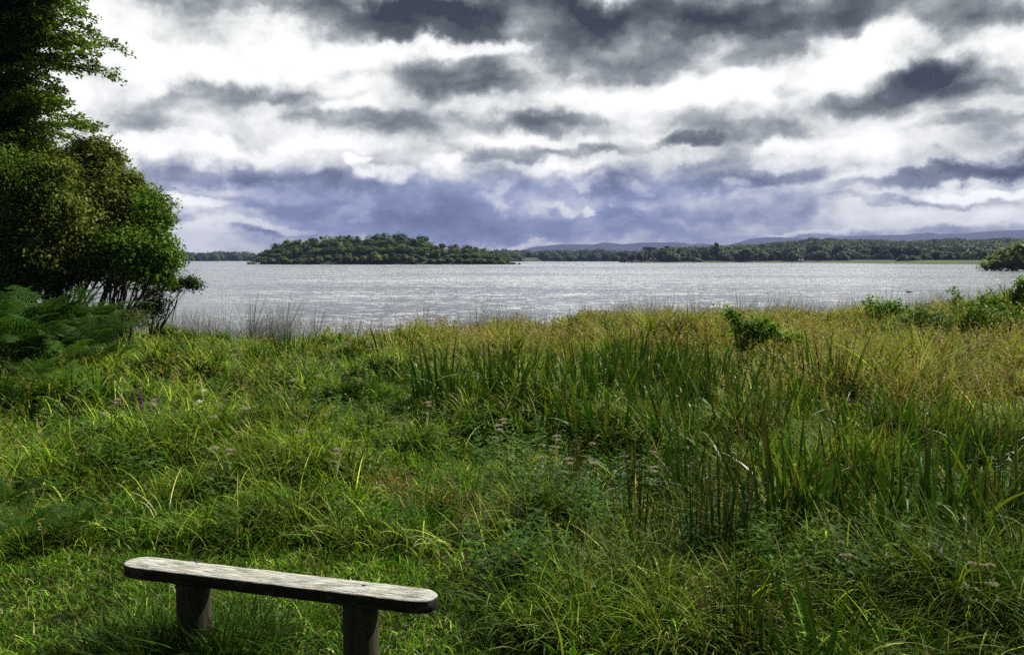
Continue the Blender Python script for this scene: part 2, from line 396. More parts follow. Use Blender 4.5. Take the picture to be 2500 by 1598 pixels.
mb = MB(); P, F = grid(lambda x, y: x * 0 + WZ, np.linspace(-12000, 12000, 9), np.concatenate([[-60], np.geomspace(14, 12000, 10)]))
mb.add(P, F); tag(mb.build('lake_water', water_mat()), kind='structure')

def turf_mat(name, c0, c1, sc=.05):
    m, T, out = new_mat(name); g = T.node('ShaderNodeTexCoord').outputs['Object']
    n = T.noise(g, sc, 6, .65); T.l.new(principled(T, T.mix(T.rng(n, .3, .7), c0, c1), .95, .1), out.inputs[0]); return m
M_TURF = turf_mat('far_turf', (.024, .040, .010), (.042, .062, .016))
M_FLOOR = turf_mat('forest_floor', (.015, .028, .012), (.03, .05, .02))
M_MOUNT = turf_mat('mountain_haze_blue', (.018, .026, .060), (.026, .036, .075), .004)  # blue of distant haze partly painted into the mountains' colour

def hull(x, Y): return x / Y * FPX + 1250
def ztop(px, py, Y): return at_y(px, py, Y)[2]
def terrain(name, pts, Y0, Y1, drop, mat, back=400, u0=None, u1=None, step=8, base=None, rows=14, bow=.8, rough=.0):
    """land rising from the waterline at Y0 to a ridge at Y1 whose trees or turf make the skyline pts"""
    us = np.arange(u0 or pts[0][0], (u1 or pts[-1][0]) + step, step)
    pv = np.interp(us, [p[0] for p in pts], [p[1] for p in pts])
    t = np.concatenate([np.linspace(0, 1, rows), np.linspace(1.1, 2, 5)])
    V = np.zeros((len(t), len(us), 3))
    for i, tt in enumerate(t):
        y = Y0 + (Y1 - Y0) * min(tt, 1) + max(0, tt - 1) * back
        for j, (u, v) in enumerate(zip(us, pv)):
            top = max(WZ + .4, ztop(u, v, Y1) - drop)
            h = WZ - .6 + (top - WZ + .6) * (min(tt, 1) ** bow) if tt <= 1 else top - (top - WZ + 2) * (tt - 1)
            V[i, j] = ((u - 1250) / FPX * (y * math.cos(PITCH)), y, h)
    if rough: V[..., 2] += rough * snoise(V[..., 0], V[..., 1], 9, 3.5 / (Y1 - Y0), 4) * sstep(0, .4, t)[:, None] * (1 - .65 * sstep(.6, 1, t)[:, None])
    n = len(us); i = (np.arange(len(t) - 1)[:, None] * n + np.arange(n - 1)[None, :]).reshape(-1, 1)
    mb = MB(); mb.add(V.reshape(-1, 3), np.concatenate([i, i + 1, i + 1 + n, i + n], 1))
    o = mb.build(name, mat, smooth=True); tag(o, kind='structure')
    return V

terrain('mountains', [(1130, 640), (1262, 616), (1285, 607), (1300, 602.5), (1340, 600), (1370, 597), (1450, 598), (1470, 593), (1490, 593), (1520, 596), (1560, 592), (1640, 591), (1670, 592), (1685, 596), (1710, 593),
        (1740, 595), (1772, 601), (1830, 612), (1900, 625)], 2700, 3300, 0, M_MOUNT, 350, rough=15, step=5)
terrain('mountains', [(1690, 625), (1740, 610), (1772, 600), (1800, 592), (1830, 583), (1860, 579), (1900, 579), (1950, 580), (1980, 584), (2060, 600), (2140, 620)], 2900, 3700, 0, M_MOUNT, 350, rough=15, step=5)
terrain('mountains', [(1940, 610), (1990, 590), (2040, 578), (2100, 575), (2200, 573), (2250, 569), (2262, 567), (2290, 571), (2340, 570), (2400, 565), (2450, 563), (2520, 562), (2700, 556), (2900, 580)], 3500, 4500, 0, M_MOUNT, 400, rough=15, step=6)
HILL = [(1560, 622), (1650, 611), (1740, 605), (1800, 602), (1850, 599), (1900, 594), (1930, 590), (1960, 588), (1968, 584), (1990, 582), (2003, 586), (2015, 583), (2035, 580), (2047, 587), (2100, 586), (2150, 587), (2200, 590),
        (2260, 587), (2340, 582), (2360, 587), (2400, 587), (2450, 583), (2460, 580), (2480, 585), (2600, 584), (2800, 590)]
FARW = [(1110, 618), (1150, 612), (1200, 613), (1215, 609), (1240, 607), (1250, 612), (1270, 609), (1290, 610), (1300, 608), (1320, 613), (1360, 611), (1400, 612), (1440, 611), (1470, 608), (1480, 612), (1540, 614), (1600, 613), (1680, 610), (1720, 608)]
LEFTW = [(200, 622), (300, 619), (390, 617), (430, 617), (500, 615), (560, 615), (620, 616), (660, 618), (760, 622), (900, 628)]
tH = terrain('hill', HILL, 520, 1150, 9, M_FLOOR, 400)
tF = terrain('far_shore', FARW, 760, 960, 9, M_FLOOR, 200)
tL = terrain('far_shore', LEFTW, 900, 1050, 8, M_FLOOR, 200)

# ------------------------------------------------------------------ far woods (masses one cannot count)
def crown_cards(mb, c, r3, n, size, col, r, core=True, up=.35, seed=0, lumpy=.25):
    """a tree crown: an uneven body clothed in leaf clumps, in sub-clumps"""
    c = np.asarray(c, float); r3 = np.asarray(r3, float)
    if core: lump(mb, c, r3 * .80, seed, np.asarray(col) * .8, 10, 6, .25)
    d = rand_dir(r, n); d[:, 2] = np.where(d[:, 2] < -.55, -d[:, 2], d[:, 2])
    k = 1 + lumpy * snoise(d[:, 0] * 2 + seed, d[:, 1] * 2 + d[:, 2] * 2.3, seed + 3, 1.6, 2)
    P = c + d * r3 * (k * r.uniform(.80, 1.06, n))[:, None]
    N = unit(d + rand_dir(r, n) * .55 + np.array([0, 0, up]))
    D = np.cross(N, rand_dir(r, n))
    b = r.uniform(.72, 1.28, n)[:, None]
    leaves(mb, P - unit(D) * size * .5, D, N, size * r.uniform(.7, 1.3, n), size * r.uniform(.6, 1.0, n), np.asarray(col) * b, .1)

def wood_on(mb, V, n, r, hgt, palette, rad=(4, 7), cards=110, size=1.5, tmin=.02, tmax=1, skip=None, bias=1.0):
    nt, nu = V.shape[0], V.shape[1]
    rows = 14
    for _ in range(n):
        t = (tmin + (tmax - tmin) * r.uniform() ** bias) * (rows - 1); j = r.uniform(0, nu - 1.01)
        i0 = int(min(t, rows - 1.01)); j0 = int(j); ft, fj = t - i0, j - j0
        p = (V[i0, j0] * (1 - fj) + V[i0, j0 + 1] * fj) * (1 - ft) + (V[i0 + 1, j0] * (1 - fj) + V[i0 + 1, j0 + 1] * fj) * ft
        u = p[0] / p[1] * FPX + 1250; vv = project(p[0], p[1], p[2])[1]
        if skip and skip(u, vv, t / (rows - 1)): continue
        ra = r.uniform(*rad); h = hgt * r.uniform(.75, 1.12)
        col = palette[r.integers(len(palette))] * r.uniform(.8, 1.2)
        crown_cards(mb, p + np.array([0, 0, h - ra * .8]), (ra, ra, ra * .82), cards, size, col, r, seed=int(r.integers(1000)))
PAL = [np.array(c) for c in ((.030, .060, .022), (.038, .075, .025), (.050, .085, .028), (.026, .050, .024), (.060, .095, .030))]
r = rs(11)
mb = MB()
field = lambda u, v, t: (1805 < u < 1885 and 601 + (1885 - u) * .10 < v < 612 + (1885 - u) * .06) or (1935 < u < 2016 and .26 < t < .52)
wood_on(mb, tH, 1500, r, 10, PAL, (5, 8.5), 90, 2.0, skip=field)
tag(mb.build('woodland', M_WOODS), 'dense dark green woodland covering the long hill behind the right shore', 'woodland', kind='stuff')
mb = MB(); r = rs(12)
wood_on(mb, tF, 420, r, 9, PAL, (4.5, 8), 90, 1.7, skip=lambda u, v, t: 1262 < u < 1324 and t < .72)
tag(mb.build('woodland', M_WOODS), 'blue green woodland along the far shore between the island and the promontory', 'woodland', kind='stuff')
mb = MB(); r = rs(13)
wood_on(mb, tL, 330, r, 9, PAL, (5, 8), 80, 1.8)
tag(mb.build('woodland', M_WOODS), 'low hazy woodland on the far shore left of the island', 'woodland', kind='stuff')

# ------------------------------------------------------------------ haze
def haze():
    m, T, out = new_mat('haze_air')
    v = T.node('ShaderNodeVolumePrincipled'); v.inputs['Color'].default_value = (.21, .26, .50, 1)
    v.inputs['Density'].default_value = 1.9e-4; v.inputs['Anisotropy'].default_value = 0
    T.l.new(v.outputs[0], out.inputs['Volume'])
    mb = MB(); box(mb, (-7000, -400, -7), (7000, 5400, 178))
    tag(mb.build('haze', m), kind='stuff')
USE_HAZE = True
if USE_HAZE: haze()

# ------------------------------------------------------------------ far trees: prototypes copied as individuals
def proto_tree(name, seed, shape='round', cards=650, size=.62, stems=1):
    r = rs(seed); root = empty(name); mb = MB()
    if shape == 'umbrella':
        for k in range(stems): tube(mb, wob((r.uniform(-.1, .1), 0, -.06), (r.uniform(-.1, .1), 0, .8), 6, .12, r), np.linspace(.035, .02, 6))
        for k in range(7):
            a = k * .9; tube(mb, [(0, 0, .62), (.2 * math.cos(a), .2 * math.sin(a), .78), (.38 * math.cos(a), .38 * math.sin(a), .86)], [.018, .013, .006])
    else:
        tube(mb, wob((0, 0, -.08), (.02, 0, .72), 7, .06, r), np.linspace(.045, .018, 7))
        for k in range(6):
            a = k * 1.05 + r.uniform(-.3, .3); z = r.uniform(.2, .45)
            tube(mb, [(0, 0, z), (.15 * math.cos(a), .15 * math.sin(a), z + .15), (.3 * math.cos(a), .3 * math.sin(a), z + .28)], [.02, .013, .006])
    mb.build('trunk', M_BARK, root)
    mb = MB()
    def cl(c, rr, n, core=True): crown_cards(mb, c, rr, n, size * .1, np.array([1., 1, 1]), r, core, seed=int(r.integers(999)), lumpy=.3)
    if shape == 'round':
        cl((0, 0, .48), (.38, .38, .40), cards // 4)
        for k in range(26):
            a = r.uniform(0, 6.28); zz = r.uniform(.14, .93); q = .44 * math.sin(math.pi * min(1, max(.12, (zz - .06) / .95))) * r.uniform(.55, 1.15)
            s = r.uniform(.07, .16); cl((q * math.cos(a), q * math.sin(a), zz), (s, s, s * r.uniform(.7, 1.2)), cards // 26, k % 3 == 0)
    elif shape == 'bush':
        cl((0, 0, .40), (.50, .50, .42), cards // 3)
        for k in range(22):
            a = r.uniform(0, 6.28); zz = r.uniform(.08, .86); q = .48 * math.sqrt(max(.05, 1 - (zz * 1.05) ** 2)) * r.uniform(.7, 1.05)
            s = r.uniform(.08, .20); cl((q * math.cos(a), q * math.sin(a), zz), (s, s, s * .85), cards // 20)
    elif shape == 'umbrella':
        for k in range(12):
            a = r.uniform(0, 6.28); q = .42 * math.sqrt(r.uniform()); s = r.uniform(.13, .20)
            cl((q * math.cos(a), q * math.sin(a), .90 - .25 * q * q), (s, s, s * .42), cards // 11)
    elif shape == 'tall':
        for k in range(17):
            zz = r.uniform(.25, .95); a = r.uniform(0, 6.28); q = r.uniform(.05, .27) * (1.15 - .4 * zz); s = r.uniform(.09, .15)
            cl((q * math.cos(a), q * math.sin(a), zz), (s, s, s * .8), cards // 15)
    mb.build('crown', M_FAR, root)
    return root
used = set()
def put_tree(proto, loc, scale, col, label, cat='tree', group=None, rz=0, name=None):
    if id(proto) in used: o = copy_tree(proto)
    else: o = proto; used.add(id(proto))
    o.location = loc; o.rotation_euler = (0, 0, rz); o.scale = scale
    for ch in o.children:
        ch.color = tuple(col) + (1,)
    tag(o, label, cat, group); return o

ISL = [(598, 640), (618, 632), (643, 620), (660, 608), (678, 601), (712, 588), (758, 586), (777, 581), (838, 580), (877, 582), (919, 572), (953, 578), (991, 577), (1022, 584), (1045, 591), (1079, 599), (1106, 601), (1156, 603), (1194, 614), (1240, 624), (1259, 635), (1275, 641)]
DI = 351.0
def isl_top(u): return np.interp(u, [p[0] for p in ISL], [p[1] for p in ISL])
def isl_ground(X, Y):
    u = X / (DI) * FPX + 1250
    top = (644 - isl_top(u)) / FPX * DI
    k = np.clip(1 - ((Y - DI - 24) / 27) ** 2, 0, 1)
    return WZ - .7 + (top * .42 + 1.1) * k ** .7 * sstep(598, 640, u) * (1 - sstep(1236, 1280, u))
mb = MB(); P, F = grid(isl_ground, np.linspace(-120, 8, 60), np.linspace(DI - 4, DI + 52, 16)); mb.add(P, F)
tag(mb.build('island', M_FLOOR, smooth=True), kind='structure')
rounds = [proto_tree('island_tree', 100 + k, 'round', 3000, .34) for k in range(5)]
bushes = [proto_tree('island_tree', 120 + k, 'bush', 2400, .38) for k in range(4)]
talls = [proto_tree('island_tree', 140 + k, 'tall', 1800, .36) for k in range(2)]
r = rs(21)
rows = [('waterline row', 0.5, .34, 3.9, 0, 618, 1262), ('second row up from the water', 8, .66, 4.4, 1, 628, 1243), ('third row up from the water', 17, .88, 4.6, 1, 648, 1225), ('crest row against the sky', 28, 1.04, 4.6, 1, 655, 1212)]
OL, MID, DK, BR = (.125, .175, .018), (.080, .145, .014), (.044, .090, .012), (.105, .130, .024)
names = {OL: 'pale olive', MID: 'mid green', DK: 'dark green', BR: 'brownish olive'}
for rn, dy, fr, sp, kind, ua, ub in rows:
    D = DI + dy; x = (ua - 1250) / FPX * DI; k = 0; items = []
    while x < (ub - 1250) / FPX * DI:
        items.append(x); x += sp * r.uniform(.75, 1.3)
    for k, x in enumerate(items):
        u = x / DI * FPX + 1250
        top = 1.0 + (644 - isl_top(u)) / FPX * D * (fr + (0 if fr == 1 else r.uniform(-.07, .10))) + WZ - .6 + (r.uniform(-.8, .3) if fr < 1 else r.uniform(-.5, .35))
        y = D + r.uniform(-2, 2); gz = float(isl_ground(np.array(x), np.array(y)))
        h = max(2.0, top - gz)
        if kind == 0:
            pr = bushes[r.integers(4)]; h = min(h, 5.6); c = [OL, MID, OL, BR, MID][r.integers(5)]; w = max(4.2, h * r.uniform(1.05, 1.5))
            if u > 1235: h *= .7
        else:
            pr = rounds[r.integers(5)] if r.uniform() < .9 else talls[r.integers(2)]; c = [MID, DK, DK, MID, OL, BR][r.integers(6 if fr < .8 else 4)]; w = max(7.6, min(h * 1.15, 10.5)) * r.uniform(.9, 1.15)
        cc = tuple(np.array(c) * r.uniform(.8, 1.2))
        put_tree(pr, (x * D / DI, y, gz - .1), (w, w, h), cc, '%s %s on the island, %s, %s from left' % (names[c], 'shore bush' if kind == 0 else 'rounded tree', rn, ordinal(k)), 'tree', 'trees covering the wooded island', r.uniform(0, 6.28))
# the small rock-like bush off the island's tip
put_tree(bushes[0], tuple(at_y(1268, 645, 350) + [0, 0, -.2]), (1.9, 1.4, .9), MID, 'tiny low bush standing in the water just off the right tip of the island', 'bush', rz=1)

# promontory, right meadow and the trees on them
def low_land(name, pts, Y0, depth, rise, mat):
    us = np.arange(pts[0][0], pts[-1][0] + 4, 4.); edge = np.interp(us, [p[0] for p in pts], [p[1] for p in pts])
    mb = MB(); V = []
    for t in np.linspace(0, 1, 8):
        for u, e in zip(us, edge):
            y = Y0 * e + depth * t
            k = min(1, (u - us[0]) / 25) * min(1, (us[-1] - u) / 25)
            V.append(((u - 1250) / FPX * y, y, WZ - .35 + (rise + .5) * min(1, t * 3.2) ** .7 * k))
    n = len(us); i = (np.arange(7)[:, None] * n + np.arange(n - 1)[None, :]).reshape(-1, 1)
    mb.add(V, np.concatenate([i, i + 1, i + 1 + n, i + n], 1)); tag(mb.build(name, mat, smooth=True), kind='structure')
low_land('shore_turf', [(1504, 1.06), (1540, 1), (1700, .97), (1800, .99), (2000, .96), (2150, .93)], 525, 90, 1.25, M_TURF)
low_land('shore_turf', [(2050, 1.22), (2150, 1.1), (2250, .98), (2400, .95), (2560, .95)], 375, 110, 1.6, turf_mat('meadow_turf', (.028, .050, .010), (.05, .09, .015)))
umb = [proto_tree('stone_pine', 160 + k, 'umbrella', 1200, .5) for k in range(2)]
shore_round = [proto_tree('shore_tree', 170 + k, 'round', 1300, .55) for k in range(3)]
shore_tall = [proto_tree('shore_tree', 180 + k, 'tall', 1300, .5) for k in range(2)]
shore_bush = [proto_tree('shore_bush', 190 + k, 'bush', 1000, .6) for k in range(2)]
SD = (.034, .062, .024); SM = (.060, .100, .030); SB = (.13, .22, .03); SR = (.085, .060, .035)
def far_tree(pr, u, vb, vt, wpx, D, col, label, cat='tree', group=None):
    p = at_y(u, vb, D); h = (vb - vt) / FPX * D; w = wpx / FPX * D
    if pr in umb: w *= 1 / .95
    else: w *= 1 / .85
    put_tree(pr, (p[0], D, p[2] - .2), (w, w, h * 1.04), col, label, cat, group, (u * 1.7) % 6.28, None)
PT = [(umb[0], 1585, 635, 602, 34, 545, SD, 'broad dark umbrella-shaped pine at the head of the wooded promontory'),
      (umb[1], 1628, 628, 600, 14, 560, SD, 'small flat-topped pine on a bare stem poking above the promontory'),
      (umb[1], 1615, 630, 605, 16, 565, SM, 'wide flat pine just left of the bare stemmed one'),
      (shore_round[0], 1562, 637, 614, 26, 535, SD, 'dark round tree sloping down to the promontory tip'),
      (shore_round[1], 1542, 638, 620, 24, 530, SD, 'low dark tree second from the promontory tip'),
      (shore_bush[0], 1524, 639, 627, 20, 528, SD, 'dark scrub bush at the very tip of the promontory'),
      (shore_round[2], 1602, 634, 612, 26, 560, SD, 'dark tree behind the parked cars under the umbrella pine'),
      (shore_round[0], 1640, 636, 606, 26, 550, SM, 'large round tree right of the parked cars'),
      (shore_round[1], 1662, 637, 606, 26, 548, SD, 'large dark round tree in the middle of the promontory'),
      (shore_bush[1], 1674, 639, 613, 30, 535, SM, 'mid green spreading tree by the water in the middle of the promontory'),
      (shore_round[2], 1692, 637, 618, 28, 555, SR, 'reddish brown tree among the green ones on the promontory'),
      (shore_bush[0], 1700, 640, 627, 26, 525, SM, 'grey green waterside bush below the reddish tree'),
      (shore_round[0], 1718, 636, 610, 24, 560, SM, 'mid green tree between the reddish tree and the tall open one'),
      (shore_tall[0], 1748, 637, 595, 34, 545, SM, 'tall open-crowned tree standing highest on the right shore'),
      (shore_tall[1], 1728, 639, 613, 18, 535, SM, 'slim pale stemmed tree just left of the tallest one'),
      (shore_bush[1], 1772, 638, 620, 30, 540, SD, 'dark spreading tree just right of the tallest one'),
      (shore_round[1], 1800, 637, 616, 24, 545, SM, 'light green tree left of the dark conical one'),
      (shore_round[2], 1841, 637, 608, 20, 545, SD, 'dark conical tree left of the long-roofed building'),
      (shore_round[0], 1870, 638, 620, 26, 540, SM, 'round tree behind the small white boat on the right shore')]
for a in PT: far_tree(*a, 'tree', 'trees along the promontory')
r = rs(31)
us = list(np.arange(1885, 2205, 10.5))
for k, u in enumerate(us):
    c = [SD, SM, SD, SM, SD][r.integers(5)]
    if abs(u - 2116) < 5: c = (.09, .15, .05)
    far_tree([shore_round[r.integers(3)], shore_bush[r.integers(2)]][int(r.uniform() < .35)], u + r.uniform(-2, 2), 638.5, 638 - r.uniform(14, 22) , r.uniform(17, 24), 545 + r.uniform(-8, 20), c,
             '%s tree in the right shore band below the building, %s from left' % ('pale green' if c[0] > .08 else 'dark green' if c is SD else 'mid green', ordinal(k)), 'tree', 'trees in the band below the building')
RT = [(shore_bush[0], 2210, 640, 621, 34, 420, SM, 'pale rounded bush at the left end of the hedge on the right meadow'), (shore_bush[1], 2232, 640, 622, 30, 412, (.06, .10, .03), 'sloping green bush second along the meadow hedge'),
      (shore_round[0], 2256, 640, 617, 30, 425, SM, 'green tree third along the meadow hedge'), (shore_round[1], 2284, 639, 612, 34, 430, SD, 'dark tree fourth along the meadow hedge, its highest'),
      (shore_bush[0], 2312, 638, 614, 34, 436, SD, 'dark tree fifth along the meadow hedge'), (shore_round[2], 2336, 637, 615, 30, 440, SD, 'dark tree at the right end of the meadow hedge'),
      (shore_round[0], 2360, 639, 612, 28, 425, SB, 'bright yellow green tree on the right meadow, left of a pair'), (shore_round[2], 2378, 639, 616, 26, 420, SB, 'bright yellow green tree on the right meadow, right of a pair'),
      (shore_bush[1], 2402, 640, 606, 34, 410, SM, 'grey green tree half hidden behind the big waterside bush')]
for a in RT: far_tree(*a, 'tree', 'trees beside the right meadow')
BIGBUSH = True
# buildings, cars, boats, posts on the far shore
M_WHITE = plain('white_paint', (.8, .8, .8), .4, .4); M_GLASS = plain('dark_glass', (.02, .025, .03), .1, .5); M_TYRE = plain('tyre_rubber', (.02, .02, .02), .8)
M_SLATE = plain('slate_roof', (.16, .15, .17), .7, .2, 1.5); M_RENDER = plain('pale_render', (.50, .46, .40), .8, .2, .6); M_BRICK = plain('brown_stone', (.30, .20, .13), .85, .2, .8); M_GREYP = plain('grey_metal', (.5, .52, .52), .5, .4)
def prism(mb, x0, x1, y0, y1, z0, z1, hip=0.0):
    ym = (y0 + y1) / 2
    v = [(x0, y0, z0), (x1, y0, z0), (x1, y1, z0), (x0, y1, z0), (x0 + hip, ym, z1), (x1 - hip, ym, z1)]
    mb.add(v, [(0, 1, 5, 4), (2, 3, 4, 5), (0, 4, 3, 3), (1, 2, 5, 5), (0, 3, 2, 1)][:2] + [(0, 3, 2, 1)])
    mb.add([v[3], v[0], v[4], ((v[3][0] + v[4][0]) / 2, (v[3][1] + v[4][1]) / 2, (v[3][2] + v[4][2]) / 2)], [(0, 1, 2, 3)])
    mb.add([v[1], v[2], ((v[2][0] + v[5][0]) / 2, (v[2][1] + v[5][1]) / 2, (v[2][2] + v[5][2]) / 2), v[5]], [(0, 1, 2, 3)])
def long_building():
    D = 790; p = at_y(1975, 618.5, D); k = D / FPX
    root = empty('long_building', (p[0], D, p[2] - 1.0)); tag(root, 'long low building with a wide hipped slate roof on the wooded hillside', 'building')
    m = MB(); box(m, (-32 * k, 0, 0), (20 * k, 12, 4.2 * k + .6)); m.build('wall', M_RENDER, root)
    m = MB(); prism(m, -36 * k, 22 * k, -1.2, 13.2, 4.2 * k + .6, 10.2 * k + .6, 15 * k); m.build('roof', M_SLATE, root)
    m = MB(); box(m, (20.02 * k, -.5, 0), (33 * k, 9, 6.2 * k + .6)); m.build('side_wing', M_RENDER, root)
    m = MB(); box(m, (27 * k, -.9, 6.25 * k + .6), (33.4 * k, 6, 8.6 * k + .6)); m.build('stair_tower', M_WHITE, root)
    for i in range(12):
        m = MB(); x = (-30 + i * 4.1) * k; box(m, (x, -.06, 1.6), (x + 2.2 * k, -.01, 3.6)); m.build('window', M_GLASS, root)
long_building()
def stone_house():
    D = 900; p = at_y(1313, 629, D); k = D / FPX
    root = empty('stone_house', (p[0], D, p[2] - 1.0)); tag(root, 'square brown stone house with white chimneys above a lawn on the far shore', 'house')
    m = MB(); box(m, (-7 * k, 0, 0), (7 * k, 10, 7.2 * k + 1)); m.build('wall', M_BRICK, root)
    m = MB(); prism(m, -7.3 * k, 7.3 * k, -.4, 10.4, 7.2 * k + 1.01, 8.8 * k + 1, 3 * k); rf = m.build('roof', M_SLATE, root)
    for x in (-4.2, 0, 4.2):
        m = MB(); box(m, ((x - .7) * k, 4, 8 * k + 1), ((x + .7) * k, 5, 11 * k + 1)); m.build('chimney', M_WHITE, rf)
    for i in range(4):
        for j in range(2):
            m = MB(); x = (-5.4 + i * 3.1) * k; z = (1.4 + j * 3.1) * k + 1; box(m, (x, -.06, z), (x + 1.2 * k, -.01, z + 1.7 * k)); m.build('window', M_GLASS, root)
stone_house()
# lawn below the house
mb = MB(); V = []
for t in np.linspace(0, 1, 6):
    for u in np.linspace(1262, 1324, 12):
        D = 765 + 125 * t; V.append(((u - 1250) / FPX * D, D, at_y(u, 638 - 8.5 * t ** .8, D)[2] + .35))
i = (np.arange(5)[:, None] * 12 + np.arange(11)[None, :]).reshape(-1, 1); mb.add(V, np.concatenate([i, i + 1, i + 13, i + 12], 1))
tag(mb.build('lawn', M_TURF, smooth=True), kind='structure')
mb = MB(); V = []
for t in np.linspace(0, 1, 5):
    for u in np.linspace(1806, 1888, 14):
        f = (u - 1806) / 82; V.append(None); D = 760 + 170 * t; v0 = 613 - f * 9; v1 = 605.5 - f * 8
        V[-1] = ((u - 1250) / FPX * D, D, at_y(u, v0 + (v1 - v0) * t, D)[2])
i = (np.arange(4)[:, None] * 14 + np.arange(13)[None, :]).reshape(-1, 1); mb.add(V, np.concatenate([i, i + 1, i + 15, i + 14], 1))
tag(mb.build('hill_field', M_TURF, smooth=True), kind='structure')

def profile(mb, pts, y0, y1):
    """extrude an x-z outline (list, even count) between y0 and y1 as quads"""
    n = len(pts); v = [(x, y0, z) for x, z in pts] + [(x, y1, z) for x, z in pts]
    F = [(i, (i + 1) % n, n + (i + 1) % n, n + i) for i in range(n)]
    for i in range(0, n // 2 - 1): F += [(i, n - 1 - i, n - 2 - i, i + 1), (n + i, n + i + 1, n + n - 2 - i, n + n - 1 - i)]
    mb.add(v, F)
def make_car():
    root = empty('parked_car'); m = MB()
    profile(m, [(-2.1, .35), (-2.05, .85), (-1.3, .95), (-.7, 1.42), (.9, 1.42), (1.6, .98), (2.1, .9), (2.15, .35)], -.85, .85); m.build('body', M_WHITE, root)
    for s in (-1, 1):
        m = MB(); profile(m, [(-1.1, .98), (-.65, 1.34), (.82, 1.34), (1.35, .98)], s * .86 - .01, s * .86 + .01); m.build('window', M_GLASS, root)
        for x in (-1.35, 1.35):
            m = MB(); th = np.linspace(0, 2 * np.pi, 13)[:-1]; profile(m, [(x + .33 * math.cos(a), .33 + .33 * math.sin(a)) for a in th], s * .86 - .12, s * .86 + .06); m.build('wheel', M_TYRE, root)
    return root
car = make_car()
for k, (u, lab) in enumerate([(1593, 'white car parked furthest left of the four on the promontory'), (1603.5, 'white car parked second from the left on the promontory'), (1610.5, 'white car parked third from the left on the promontory'), (1617, 'white car parked beside the right lamp post on the promontory')]):
    o = car if k == 0 else copy_tree(car); D = 538; p = at_y(u, 634.6, D); o.location = (p[0], D, p[2] - .2); o.rotation_euler = (0, 0, [0, .3, 3.1, .1][k]); tag(o, lab, 'car', 'cars parked on the promontory')
for u, lab in ((1579, 'tall pale lamp post on the promontory, left of the parked cars'), (1619, 'tall pale lamp post on the promontory, right of the parked cars')):
    D = 532; p = at_y(u, 634, D); root = empty('lamp_post', (p[0], D, p[2] - .5)); tag(root, lab, 'lamp post', 'lamp posts on the promontory')
    m = MB(); tube(m, [(0, 0, 0), (0, 0, 2), (0, 0, 3.9)], [.14, .12, .09], sides=8); m.build('post', M_GREYP, root)
    m = MB(); box(m, (-.35, -.12, 3.92), (.35, .12, 4.08)); m.build('lamp_head', M_GREYP, root)
def make_boat():
    root = empty('small_boat'); m = MB()
    xs = np.linspace(-1.6, 1.6, 9); V = []; 
    for x in xs:
        w = .62 * (1 - max(0, x / 1.6) ** 2.2) + .01; z = .5 + .12 * max(0, x / 1.6) ** 2
        V += [(x, -w, z), (x, -w * .6, 0), (x, w * .6, 0), (x, w, z)]
    F = [(i * 4 + j, i * 4 + 4 + j, i * 4 + 5 + j, i * 4 + 1 + j) for i in range(8) for j in range(3)] + [(0, 1, 2, 3)]
    m.add(V, F); m.build('hull', M_WHITE, root)
    m = MB(); box(m, (-.5, -.55, .36), (-.2, .55, .40)); m.build('seat', M_GREYP, root)
    return root
boat = make_boat()
for k, (u, v, D, lab) in enumerate([(1870.5, 638.2, 505, 'small white boat pulled up on the right shore below the hill field'), (1996, 637.8, 503, 'small white boat pulled up right of the white caravan')]):
    o = boat if k == 0 else copy_tree(boat); p = at_y(u, v, D); o.location = (p[0], D, p[2] - .1); tag(o, lab, 'boat', 'white boats on the right shore')
D = 508; p = at_y(1955, 638, D); root = empty('white_caravan', (p[0], D, p[2] - .1)); tag(root, 'white caravan standing on the grass of the right shore', 'caravan')
m = MB(); profile(m, [(-1.1, .35), (-1.15, .9), (-.9, 1.35), (.9, 1.35), (1.1, 1.2), (1.1, .35)], -.7, .7); m.build('body', M_WHITE, root)
m = MB(); box(m, (-.6, -.73, .75), (.5, -.705, 1.1)); m.build('window', M_GLASS, root)
m = MB(); th = np.linspace(0, 2 * np.pi, 13)[:-1]; profile(m, [(.25 * math.cos(a), .25 + .25 * math.sin(a)) for a in th], -.76, -.6); m.build('wheel', M_TYRE, root)

# a duck on the lake
def duck():
    p = at_z(2219, 714, WZ); bm = MB(); s = 1.0
    cx = np.linspace(0, 1, 12); V = []; nu = 10
    path = [(-.24, .09, .005, .005), (-.20, .08, .03, .025), (-.12, .06, .07, .055), (0, .05, .09, .07), (.10, .05, .08, .07), (.15, .08, .05, .06), (.165, .14, .032, .035), (.175, .19, .030, .032), (.195, .215, .034, .034), (.225, .215, .026, .026), (.245, .21, .014, .010), (.28, .205, .012, .004)]
    for (x, z, ry, rz_) in path:
        for j in range(nu):
            a = j / nu * 2 * math.pi; V.append((x * s, ry * math.cos(a) * s, (z + rz_ * math.sin(a)) * s))
    F = [(i * nu + j, i * nu + (j + 1) % nu, (i + 1) * nu + (j + 1) % nu, (i + 1) * nu + j) for i in range(11) for j in range(nu)]
    bm.add(V, F); o = bm.build('duck', plain('duck_feathers', (.035, .03, .028), .8), smooth=True)
    o.location = (p[0], p[1], WZ - .02); o.rotation_euler = (0, 0, 2.8); tag(o, 'small dark duck swimming on the bright water at the right', 'duck')
duck()

